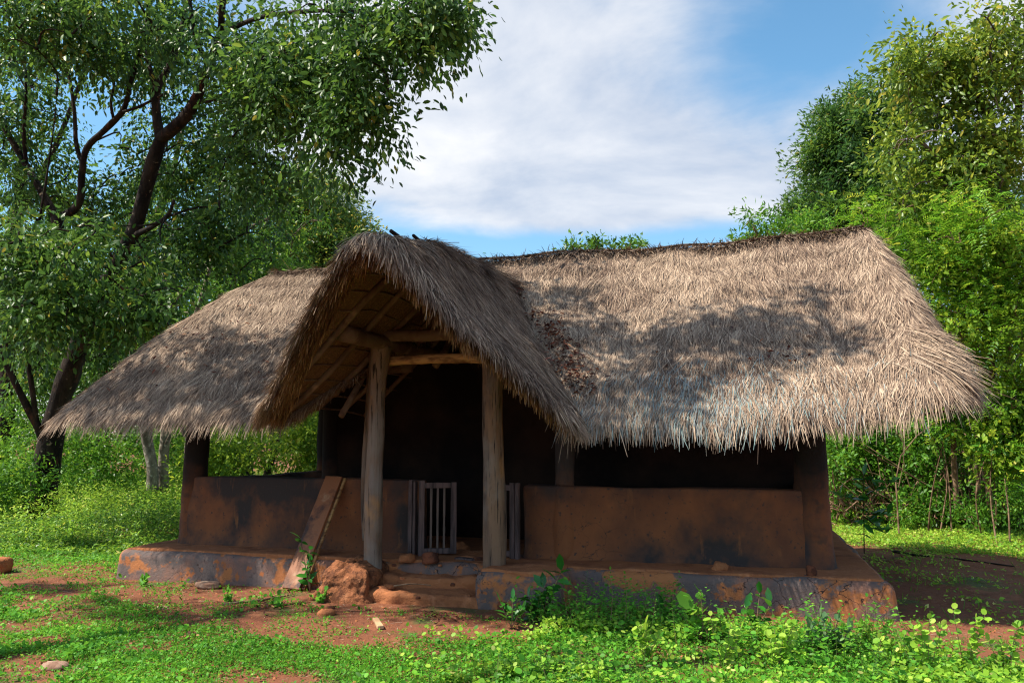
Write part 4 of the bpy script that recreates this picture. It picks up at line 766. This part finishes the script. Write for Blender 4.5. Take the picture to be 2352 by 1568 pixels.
# bramble bank at right
bush('bramble_bank', [(1960, 1060, 70, 90, 16, .6, 60), (2030, 1010, 90, 80, 16, .6, 60), (2110, 960, 80, 90, 15.6, .6, 50), (1930, 1140, 40, 50, 16, .4, 16), (2060, 1090, 60, 50, 15.6, .5, 26), (2140, 1080, 70, 60, 15, .5, 22), (1930, 1060, 50, 70, 15.5, .4, 30)], 60, .095, L_bright, 'bank of small-leaved bushes behind the right corner pillar')
bush('shrub', [(2190, 940, 70, 60, 13.8, .5, 22), (2290, 1000, 80, 80, 13.2, .5, 30), (2330, 900, 60, 80, 13, .4, 20), (2180, 1000, 90, 70, 15.2, .6, 34), (2300, 1120, 70, 70, 14.6, .5, 34), (2230, 1180, 80, 30, 14.5, .4, 18), (2340, 1180, 40, 50, 14, .4, 18), (2120, 1150, 60, 40, 14.8, .3, 12)], 60, .10, L_bright, 'darker bushes under the feathery shrub at the right edge')
mass('dark_thicket', [(2150, 700, 280, 400, 20, 1, 240), (2330, 800, 150, 400, 18, 1, 120), (2140, 1080, 240, 120, 18.5, .8, 90)], 75, .16, .5, L_dark, 'deep dark foliage filling the background right of the hut', R0=.8)
# dry tangle of stems
root = empty('dry_brush_pile', tuple(onz(2090, 1205, 0))); tag(root, 'tangle of dry brown stems and vines at the foot of the right hand bushes', 'brush pile')
G = Geo()
for i in range(170):
    px = rng.uniform(1920, 2300); py = rng.uniform(1120, 1215); k = 15.2 + rng.normal() * .25; a = Wp(px, py, k); L = rng.uniform(.4, 1.5) * (1.4 if px > 2080 else .7)
    th = rng.uniform(.25, 2.9); d = _r * math.cos(th) + np.array([0, 0, 1.0]) * abs(math.sin(th)) * .95; a[2] = max(a[2] * .6, .02)
    m = a + d * L * .5 + rng.normal(size=3) * .09; e = a + d * L + rng.normal(size=3) * .16; V, Q = tube([a, m, e], [.013, .011, .005], 5, 0, 0, False, 1, 3); G.add(V, Q)
V, Q = G.get(); part('stem', V, Q, M_twig, root)

# ------------------------------------------------------------ off-frame canopy (front left of the hut): casts the dapple on roof and yard
def up_sun(p, h): 
    p = np.array(p, float); return p + TO_SUN * ((h - p[2]) / TO_SUN[2])
shade = []
def shadow_spot(px, py, rad, n, surf_='roof', h=7.8):
    # march the view ray onto the roof or ground, then climb towards the sun
    if surf_ == 'roof':
        d = ray(px, py); ks = np.linspace(6, 13, 1400); P = CAMP + ks[:, None] * d; hh, _ = H(P[:, 0], P[:, 1]); i = np.where(P[:, 2] <= hh)[0]
        if not len(i): return
        p = P[i[0]]
    else: p = onz(px, py, 0)
    c = up_sun(p, h); d = rdir(n) * (rng.random((n, 1)) ** .5) * np.array([rad, rad * .7, .35]); shade.append(c + d)
for a in ((1180, 700, .45, 12), (1120, 640, .35, 7), (1290, 690, .35, 8), (1240, 800, .3, 6), (1420, 770, .35, 8), (1520, 790, .4, 10), (1660, 750, .42, 12), (1780, 765, .42, 12), (1870, 780, .35, 9), (1860, 700, .2, 3), (1450, 880, .4, 9), (1600, 850, .35, 7), (1720, 820, .3, 6), (1400, 950, .3, 6), (1550, 930, .25, 4), (1040, 650, .35, 9), (960, 640, .3, 7), (1250, 900, .25, 5), (900, 570, .3, 6), (800, 620, .25, 4),
          (600, 860, .5, 16), (450, 880, .5, 16), (300, 880, .5, 14), (180, 920, .4, 10), (650, 780, .3, 6), (520, 800, .35, 8), (350, 790, .35, 8), (560, 930, .4, 8), (700, 640, .2, 3), (500, 700, .2, 2)):
    shadow_spot(*a)
for a in ((300, 1400, .5, 10), (150, 1350, .5, 10), (480, 1420, .4, 8), (560, 1400, .35, 5), (760, 1410, .25, 4), (980, 1400, .25, 4), (1130, 1410, .25, 4), (1250, 1400, .25, 5), (200, 1260, .5, 9), (500, 1340, .4, 8), (1450, 1440, .2, 3), (1640, 1420, .2, 3), (1000, 1360, .2, 4), (560, 1290, .4, 9), (700, 1330, .3, 6)):
    shadow_spot(*a, surf_='ground')
sc = np.concatenate(shade)
# keep every clump out of the picture itself
v = sc - CAMP; kf = v @ _f; inx = np.abs(v @ _r) < kf * (CX / FPX) * 1.12; iny = np.abs(v @ _u) < kf * (CY / FPX) * 1.18
sc = sc[~((kf > 0) & inx & iny)]
tb = np.array([-12.0, -2.5, 0.0]); root = empty('overhanging_tree', tuple(tb)); tag(root, 'tall tree outside the frame whose canopy shades the hut roof', 'tree')
G = Geo(); nodes = []
for P, r in (([tb, tb + [.3, .2, 3], tb + [1.2, .6, 5.6]], [.4, .3, .24]), ([tb + [1.2, .6, 5.6], (-9, 1, 7.2), (-6, 3.2, 7.6), (-3.5, 4.6, 7.7)], [.2, .12, .08, .05]), ([tb + [1.2, .6, 5.6], (-10, 2.0, 6.9), (-9, 5, 7.4)], [.18, .1, .06])):
    V, Q = tube(np.array(P, float), r, 10, .03, 2, True, 1, 5); G.add(V, Q); nodes.append(V[::7])
branches(G, np.concatenate(nodes), sc, .05, .05)
V, Q = G.get(); part('trunk', V, Q, M_bark, root)
P, D, Nn, Ls, Ws, rd = leaf_cloud(sc, .38, 60, .12, .55, .4); leafobj('crown', P, D, Nn, Ls, Ws, L_dark, root, T_DI, rd)

# ------------------------------------------------------------ ground plants
def cover(n, x0, x1, y0, y1, dens):
    P = np.stack([rng.uniform(x0, x1, n), rng.uniform(y0, y1, n)], -1); k = rng.random(n) < dens(P[:, 0], P[:, 1]); return P[k]
def N2(x, y, s, seed, o=2): return vnoise(np.stack([x, y, 0 * x], -1), s, seed, o)
def vis(x, y, pad=1.1):
    v = np.stack([x, y, 0 * x], -1) - CAMP; k = v @ _f; return (k > 0) & (np.abs(v @ _r) < k * .63 * pad) & (np.abs(v @ _u) < k * .45 * 1.15)
def hutfree(x, y, pad=0.05): return ~((x > -7.1 - pad) & (x < 1.35 + pad) & (y > 8.05 - pad) & (y < 12.5)) & ~((x > -4.5) & (x < -1.6) & (y > 7.3 - pad) & (y < 8.3))
# edge of the lawn in front: y of green boundary as function of x
def lawn(x, y):
    e = np.interp(x, [-9, -7, -5.4, -4.4, -3.6, -3.0, -2.4, -1.9, -1.2, 0, 1.0, 1.8, 3, 5], [7.6, 7.2, 6.9, 6.5, 6.2, 6.3, 6.5, 6.9, 7.3, 7.45, 7.2, 7.0, 7.2, 7.3])
    return np.clip((e + N2(x, y, 1.6, 90) * .35 - y) / .35, 0, 1)
def dens_small(x, y):
    g = lawn(x, y); lo = np.clip(.75 + N2(x, y, 1.8, 91, 3) * 1.0, 0, 1); bare = np.clip(1.3 - np.hypot((x + 3.0) / .55, (y - 5.05) / .25), 0, 1)
    left = np.where((x < -4.0), .2 + .8 * (N2(x, y, 1.5, 95, 3) > -.30), 1); sp = .05 + .32 * (N2(x, y, 2.6, 92, 2) > .22)
    return (np.clip(g * (.35 + .65 * lo) * left, 0, 1) + (1 - g) * sp * .35) * (1 - bare) * vis(x, y) * hutfree(x, y)
def rosette(XY, per, L, wr, h0, h1, tpl, m, name, label, cat='ground cover', tilt=.7, lime=0.0):
    n = len(XY); c = np.repeat(XY, per, 0); x = c[:, 0] + rng.normal(size=n * per) * L * .8; y = c[:, 1] + rng.normal(size=n * per) * L * .8
    h = np.repeat(rng.uniform(h0, h1, n), per) * rng.uniform(.5, 1, n * per); z = gz(x, y) + h
    D = unit(np.stack([x - c[:, 0], y - c[:, 1], rng.normal(size=len(x)) * .02 + .004], -1) + rng.normal(size=(len(x), 3)) * np.array([.02, .02, .008]))
    Nn = unit(rdir(len(x)) * tilt + np.array([0, 0, 1.0])); Ls = L * rng.uniform(.5, 1.35, len(x)); rd = np.clip(.45 + .22 * rng.normal(size=len(x)) + .15 * N2(x, y, 1.3, 98), 0, 1)
    o = leafobj(name, np.stack([x, y, z], -1), D, Nn, Ls, Ls * wr, m, None, tpl, rd); return tag(o, label, cat, None, 'stuff')
XY = cover(150000, -9.5, 5, 3.9, 8.3, dens_small)
rosette(XY, 4, .022, .95, .005, .045, T_DI, L_ground, 'creeping_ground_cover', 'fine bright green creeping plants over the yard')
XY = cover(16000, -9.5, 5, 3.9, 8.2, lambda x, y: dens_small(x, y) * (.18 + .8 * (N2(x, y, 1.4, 93, 2) > .0)) * np.where(x < -4.2, 1.0, .3) + vis(x, y) * lawn(x, y) * np.clip((x + 2.2) / .8, 0, 1) * .28)
rosette(XY, 5, .034, .85, .015, .09, T_RO, L_ground, 'broadleaf_ground_cover', 'low round-leaved weeds spread over the yard')
XY = cover(19000, -3.0, 5, 3.9, 7.3, lambda x, y: vis(x, y) * lawn(x, y) * np.clip((x + 2.6) / 1.0, 0, 1) * (.06 + .75 * (N2(x, y, 1.7, 94, 2) > .05)))
rosette(XY, 5, .033, .85, .03, .16, T_RO, L_lime, 'lime_weeds', 'lime green round-leaved weeds at the lower right', lime=1)
# grass
def grass(XY, per, h, w, m, name, label, spread=.03, lean=.45):
    n = len(XY) * per; c = np.repeat(XY, per, 0); x = c[:, 0] + rng.normal(size=n) * spread; y = c[:, 1] + rng.normal(size=n) * spread
    D = unit(rng.normal(size=(n, 3)) * lean * np.array([1, 1, .3]) + np.array([0, 0, 1.0])); Nn = rdir(n); Ls = h * rng.uniform(.4, 1.3, n)
    o = leafobj(name, np.stack([x, y, gz(x, y)], -1), D, Nn, Ls, w * rng.uniform(.7, 1.3, n), m, None, T_BL, np.clip(.45 + rng.normal(size=n) * .2, 0, 1)); return tag(o, label, 'grass', None, 'stuff')
XY = cover(16000, -9.5, 5, 3.9, 8.2, lambda x, y: dens_small(x, y) * .7); grass(XY, 4, .07, .004, L_bright, 'short_grass', 'short fine grass among the weeds of the yard')
XY = cover(1500, -2.4, 5, 4.2, 7.4, lambda x, y: vis(x, y) * lawn(x, y) * np.clip((x + 2.2) / 1.0, 0, 1) * (N2(x, y, 1.3, 78, 2) > -.1))
XYW = XY
def mixedweeds(XY, hmax, per, L, wr, m, name, label, tpl):
    n = len(XY); h = hmax * rng.uniform(.3, 1, n) ** 1.4; s_ = np.linspace(.25, 1, per)[None] * np.ones((n, 1)); lean = rng.normal(size=(n, 2)) * .3; z = s_ * h[:, None]
    x = (XY[:, :1] + lean[:, :1] * z).ravel(); y = (XY[:, 1:] + lean[:, 1:] * z).ravel(); z = z.ravel() + gz(x, y); a = (np.arange(per)[None] * 2.4 + rng.random((n, 1)) * 6).ravel()
    D = unit(np.stack([np.cos(a), np.sin(a), .2 + rng.normal(size=len(a)) * .3], -1)); Nn = unit(np.array([0, 0, 1.0]) - _f * .3 + rdir(len(a)) * .5); Ls = L * rng.uniform(.5, 1.2, len(a)) * np.repeat(rng.uniform(.6, 1.4, n), per)
    b = np.column_stack([XY, gz(XY[:, 0], XY[:, 1])]); tip = b + np.column_stack([lean * h[:, None], h]); w_ = _r * .0022
    V = np.stack([b - w_, b + w_, tip + w_ * .4, tip - w_ * .4], 1).reshape(-1, 3); st = mesh_np(name + '_stems', V, (np.arange(n)[:, None] * 4 + np.arange(4)[None]), None, M_weedstem)
    tag(st, 'thin stalks of ' + label, 'weed stalks', None, 'stuff'); o = leafobj(name, np.stack([x, y, z], -1), D, Nn, Ls, Ls * wr, m, None, tpl, np.clip(.45 + .2 * rng.normal(size=len(a)) + .15 * np.repeat(rng.normal(size=n), per), 0, 1)); return tag(o, label, 'weeds', None, 'stuff')
M_weedstem = surf('weed_stem', [((.16, .08, .05), 4, .45, .6, I1, 2)], (.10, .20, .04), .7)
mixedweeds(XY[::2], .36, 9, .034, .6, L_bright, 'leggy_weeds', 'leggy small-leaved weeds standing over the lime weeds', T_OV)
mixedweeds(XY[1::2], .22, 7, .042, .75, L_ground, 'mixed_weeds', 'mid green mixed weeds among the lime weeds', T_RO)
XY = cover(900, -2.0, 1.5, 6.5, 7.7, lambda x, y: vis(x, y) * hutfree(x, y, .02) * (N2(x, y, 1.5, 79, 2) > -.05)); mixedweeds(XY, .40, 9, .045, .6, L_ground, 'plinth_weeds', 'weeds growing against the foot of the plinth', T_OV)
XY = cover(5000, -9, 5, 4.2, 8.2, lambda x, y: vis(x, y) * .5)
n = len(XY); Pq = np.column_stack([XY, gz(XY[:, 0], XY[:, 1]) + .006]); Dq = unit(rdir(n) * np.array([1, 1, .08])); tag(leafobj('straw_bits', Pq, Dq, unit(rdir(n) * .3 + np.array([0, 0, 1.])), rng.uniform(.03, .14, n), .005, M_straw, None, T_BL, rng.uniform(.3, .8, n)), 'bits of fallen straw scattered over the yard', 'straw', None, 'stuff')
XY = cover(2600, -9, 5, 4.2, 8.2, lambda x, y: vis(x, y) * .5 * hutfree(x, y)); n = len(XY)
cu = np.array([[-1, -1, -.6], [1, -1, -.6], [1, 1, -.6], [-1, 1, -.6], [-.6, -.6, .5], [.6, -.7, .5], [.5, .6, .6], [-.7, .5, .5]]) * .5; qd = np.array([[0, 1, 5, 4], [1, 2, 6, 5], [2, 3, 7, 6], [3, 0, 4, 7], [4, 5, 6, 7]])
sz = rng.uniform(.008, .028, n) ** 1.0; an = rng.random(n) * 6.3; c_, s_ = np.cos(an), np.sin(an); Vp = cu[None] * sz[:, None, None] * rng.uniform(.7, 1.3, (n, 1, 3)); Vp = np.stack([Vp[..., 0] * c_[:, None] - Vp[..., 1] * s_[:, None], Vp[..., 0] * s_[:, None] + Vp[..., 1] * c_[:, None], Vp[..., 2]], -1) + np.column_stack([XY, gz(XY[:, 0], XY[:, 1]) + .004])[:, None]
tag(mesh_np('pebbles', Vp.reshape(-1, 3), (qd[None] + (np.arange(n) * 8)[:, None, None]).reshape(-1, 4), None, M_clay), 'small crumbs of earth and pebbles on the yard', 'pebbles', None, 'stuff')
# lawn and weeds to the right rear and left rear
def dens_rr(x, y):
    e = np.interp(x, [1.3, 2.2, 3.2, 4.5, 7, 12], [13.2, 12.6, 12.0, 10.9, 9.8, 9.5]) + N2(x, y, 1.2, 99) * .7; g = np.clip((y - e) / .5, 0, 1); return vis(x, y) * (x > 1.4) * (y < 17.5) * np.clip(g + .05 + .12 * (N2(x, y, 2.2, 97) > .3), 0, 1)
XY = cover(26000, 1.4, 12, 8.2, 17.5, dens_rr); rosette(XY, 4, .05, .8, .01, .09, T_DI, L_lime, 'rear_ground_cover', 'sunlit green weeds on the ground right of the hut')
XY = cover(9000, 1.4, 12, 8.2, 17.5, lambda x, y: dens_rr(x, y) * .7); grass(XY, 4, .11, .007, L_bright, 'rear_grass', 'rough grass on the ground right of the hut', .06)
def dens_ll(x, y):
    e = np.interp(x, [-30, -12, -10, -8, -7.1], [6.5, 8.6, 9.3, 9.8, 10.0]) + N2(x, y, 1.0, 89) * .5; g = np.clip((y - e) / .6, 0, 1); return vis(x, y) * (x < -6.9) * g
XY = cover(60000, -30, -6.9, 8, 24, dens_ll)
def weeds(XY, hmax, per, L, wr, m, name, label, tpl=T_DI, hf=None, cat='undergrowth', stems=False):
    n = len(XY); h = hmax * rng.uniform(.35, 1, n) * (1 if hf is None else hf(XY[:, 0], XY[:, 1])); lean = rng.normal(size=(n, 2)) * .25; s = rng.random((n, per)) ** .7
    z = s * h[:, None]; x = XY[:, :1] + lean[:, :1] * z + rng.normal(size=(n, per)) * .05; y = XY[:, 1:] + lean[:, 1:] * z + rng.normal(size=(n, per)) * .05
    x = x.ravel(); y = y.ravel(); z = z.ravel() + gz(x, y); D = unit(rdir(len(x)) * np.array([1, 1, .5]) + np.array([0, 0, .15])); Nn = unit(rdir(len(x)) * .6 + np.array([0, 0, 1.0])); Ls = L * rng.uniform(.6, 1.3, len(x))
    rd = np.clip(.42 + .2 * rng.normal(size=len(x)) + .14 * np.repeat(rng.normal(size=n), per), 0, 1); o = leafobj(name, np.stack([x, y, z], -1), D, Nn, Ls, Ls * wr, m, None, tpl, rd); return tag(o, label, cat, None, 'stuff')
hf = lambda x, y: np.clip((y - np.interp(x, [-30, -12, -10, -8, -7.1], [6.5, 8.6, 9.3, 9.8, 10.0])) / 2.5, .12, 1)
weeds(XY, .62, 13, .06, .5, L_mid, 'tall_weeds', 'waist-high green weeds around the big dark trunk', hf=lambda x, y: hf(x, y) * np.clip((np.hypot(x + 13.2, y - 12.6) - .8) / 2.5, .25, 1))
XY = cover(22000, -30, -6.9, 9.5, 24, lambda x, y: dens_ll(x, y) * (N2(x, y, .5, 87) > -.1)); weeds(XY, .75, 12, .07, .45, L_lime, 'sunny_weeds', 'sunlit yellow-green weeds before the pale trunks', hf=hf)
XY = cover(14000, -10.5, -6.9, 7.0, 10.5, lambda x, y: vis(x, y) * .55 * np.clip((y - 8.1) / .8, 0, 1)); rosette(XY, 4, .035, .8, .005, .05, T_DI, L_ground, 'side_ground_cover', 'low green cover on the ground left of the plinth')

# ------------------------------------------------------------ individual plants
def plant(name, base, pts, leafs, L, wr, lm, label, cat='plant', tpl=T_OV, group=None, r=.006, pairs=True, stemm=M_twig, two=False):
    """pts: list of stems, each a list of world points; leafs: leaves per stem"""
    base = np.array(base, float); root = empty(name, tuple(base)); tag(root, label, cat, group); G = Geo(); P = []; D = []
    for st in pts:
        st = np.array(st, float); V, Q = tube(st, np.linspace(r, r * .4, len(st)), 6, 0, 0, True, 1, 3); G.add(V, Q)
        for k in range(leafs):
            s = (k + .6) / leafs; s = .15 + .85 * s; t = s * (len(st) - 1); q = np.array([np.interp(t, np.arange(len(st)), st[:, j]) for j in range(3)]); ang = k * 2.4 + rng.random() * .6
            for a in ((ang, ang + math.pi) if pairs else (ang,)):
                P.append(q); D.append([math.cos(a), math.sin(a), .25 + rng.normal() * .2])
        P.append(st[-1]); D.append([rng.normal() * .3, rng.normal() * .3, 1])
    P = np.array(P); D = unit(np.array(D)); V, Q = G.get(); part('stem', V, Q, stemm, root); Ls = L * 1.25 * rng.uniform(.65, 1.2, len(P)); D[:, 2] += rng.normal(size=len(P)) * .35; wr = wr * 1.12
    leafobj('foliage', P, D, unit(np.array([0, 0, 1.0]) + -_f * .35 + rdir(len(P)) * .6), Ls, Ls * wr, lm, root, tpl, np.clip(.5 + rng.normal(size=len(P)) * .22, 0, 1)); return root
def stemto(b, px, py, k=None, mid=0.0):
    b = np.array(b, float); kk = (b - CAMP) @ _f if k is None else k; t = Wp(px, py, kk); m = (b + t) / 2 + np.array([mid, 0, 0]); return [b, m, t]
b2 = onz(712, 1358, 0)
plant('leafy_plant', (b2[0], b2[1], 0), [stemto((b2[0], b2[1], 0), 690, 1235), stemto((b2[0], b2[1], 0), 712, 1262), stemto((b2[0], b2[1], 0), 705, 1300)], 4, .105, .52, L_gloss, 'glossy leaved young plant growing in front of the leaning board')
b = onz(1235, 1425, 0)
plant('leafy_plant', b, [stemto(b, 1290, 1310), stemto(b, 1250, 1345), stemto(b, 1215, 1370), stemto(b, 1262, 1378)], 6, .115, .52, L_gloss, 'glossy leaved bush at the corner of the right porch block')
b = onz(1175, 1440, 0)
plant('leafy_plant', b, [stemto(b, 1150, 1385), stemto(b, 1178, 1375), stemto(b, 1200, 1395)], 3, .085, .45, L_gloss, 'low glossy plant left of the bush by the right porch block')
for (px, py, tx, ty, lab) in ((1400, 1450, 1402, 1308, 'tall weed spike with tiny leaves before the plinth, left of a close pair'), (1432, 1450, 1436, 1318, 'tall weed spike with tiny leaves before the plinth, right of a close pair')):
    b = onz(px, py, 0); plant('weed_spike', b, [stemto(b, tx, ty, mid=.02)], 12, .032, .55, L_bright, lab, 'weed', r=.004)
b = onz(1610, 1478, 0); plant('young_shrub', b, [stemto(b, 1608, 1360, mid=.02), stemto(b, 1590, 1395)], 3, .11, .62, L_bright, 'upright young shrub with broad pale top leaves before the plinth', 'shrub', tpl=T_RO)
b = onz(1735, 1455, 0); plant('young_shrub', b, [stemto(b, 1745, 1362), stemto(b, 1712, 1395), stemto(b, 1770, 1385)], 4, .095, .5, L_gloss, 'dark glossy shrub before the middle of the right plinth', 'shrub')
b = onz(1555, 1440, 0); plant('young_shrub', b, [stemto(b, 1540, 1385), stemto(b, 1520, 1395), stemto(b, 1580, 1395)], 3, .095, .5, L_gloss, 'low dark shrub just left of the upright pale-topped one', 'shrub')
b = onz(1900, 1500, 0); plant('grey_green_plant', b, [stemto(b, 1860, 1440), stemto(b, 1890, 1425), stemto(b, 1925, 1420), stemto(b, 1950, 1450), stemto(b, 1905, 1455), stemto(b, 1850, 1465), stemto(b, 1880, 1470)], 4, .095, .5, L_grey, 'spreading grey-green broad-leaved plant near the right end of the plinth')
for i, (px, py, h, lab) in enumerate(((1660, 1545, 130, 'leggy lime weed rising in front of the grey-green plant'), (1780, 1540, 110, 'bushy lime weed left of the grey-green plant'), (2060, 1545, 90, 'leggy weed at the right rear edge of the lawn'), (2130, 1560, 150, 'tall round-leaved weed before the bare earth on the right'), (2220, 1560, 160, 'tall leggy weed left of the corner weed'), (2310, 1560, 120, 'bushy weed at the bottom right corner'), (1480, 1520, 90, 'small leggy weed in the middle of the lime weeds'), (2010, 1500, 70, 'short weed by the right corner of the plinth'))):
    b = onz(px, py, 0); plant('leggy_weed', b, [stemto(b, px + rng.uniform(-45, 45), py - h * rng.uniform(.6, 1.05)) for _ in range(5)], 6, .042, .75, L_lime, lab, 'weed', tpl=T_RO, r=.003)
b = onz(1985, 1270, 0)
plant('dark_sapling', b, [stemto(b, 1983, 1090), stemto(Wp(1984, 1185, (b - CAMP) @ _f), 2035, 1225), stemto(Wp(1984, 1150, (b - CAMP) @ _f), 1930, 1140), stemto(Wp(1984, 1180, (b - CAMP) @ _f), 2040, 1180), stemto(Wp(1984, 1140, (b - CAMP) @ _f), 2050, 1100)], 6, .15, .45, L_gloss, 'thin dark sapling standing beside the right rear of the plinth', 'sapling', r=.009, pairs=True, stemm=M_bark)
for (px, py, lab) in ((520, 1385, 'clump of clover-like weeds left of the bent stick'), (640, 1400, 'clump of weeds at the foot of the leaning board'), (640, 1335, 'small weed on the plinth foot'), (330, 1345, 'little weed clump before the cracked plinth corner'), (735, 1385, 'weed clump between board and eroded block')):
    b = onz(px, py, 0); plant('weed_clump', b, [[b, b + [rng.normal() * .06, rng.normal() * .06, rng.uniform(.05, .13)]] for _ in range(7)], 3, .035, .8, L_ground, lab, 'weed', tpl=T_RO, r=.003)

# fallen leaves
def litter(XY, z, L, name, label):
    n = len(XY); P = np.column_stack([XY, z]); o = leafobj(name, P, unit(rdir(n) * np.array([1, 1, .25])), unit(rdir(n) * .6 + np.array([0, 0, 1.0])), L * rng.uniform(.5, 1.3, n), L * .5, L_dry, None, T_OV); return tag(o, label, 'leaf litter', None, 'stuff')
def nearpts(pxs, n, sd): 
    out = []
    for a in pxs:
        p = onz(a[0], a[1], 0); out.append(p[:2] + rng.normal(size=(int(n * a[2]), 2)) * sd * a[2])
    return np.concatenate(out)
XY = nearpts([(1300, 1500, .6), (1650, 1510, .8), (1500, 1480, .8), (400, 1470, .8), (690, 1375, 1.2), (1340, 1425, 1.3), (1480, 1430, .8), (620, 1395, 1), (1010, 1420, .6), (1900, 1465, .7), (2030, 1290, .8), (350, 1400, .8), (850, 1390, .5)], 90, .22); k = hutfree(XY[:, 0], XY[:, 1], .0); XY = XY[k]
litter(XY, gz(XY[:, 0], XY[:, 1]) + .012 + rng.random(len(XY)) * .02, .055, 'ground_litter', 'dry reddish leaves scattered on the ground by the plinth')
pts = []
for (px, py, s, n) in ((1270, 770, .10, 60), (1290, 800, .12, 80), (1305, 835, .12, 80), (1320, 870, .12, 80), (1335, 905, .10, 60), (1235, 735, .08, 40), (1200, 690, .07, 20), (1500, 800, .8, 30), (1800, 830, .15, 14), (1700, 750, .6, 14), (380, 800, .5, 40), (560, 770, .5, 40), (500, 880, .6, 26), (1265, 755, .12, 22)):
    d = ray(px, py); ks = np.linspace(6, 13, 1400); P = CAMP + ks[:, None] * d; hh, _ = H(P[:, 0], P[:, 1]); i = np.where(P[:, 2] <= hh)[0]
    if len(i): pts.append(P[i[0]][:2] + rng.normal(size=(n, 2)) * s * np.array([1, .55]))
XY = np.concatenate(pts); hh, _ = H(XY[:, 0], XY[:, 1]); k = hh > 1.6; XY = XY[k]
litter(XY, hh[k] + .06 + rng.random(k.sum()) * .035, .062, 'roof_litter', 'dark red dead leaves caught on the thatch')
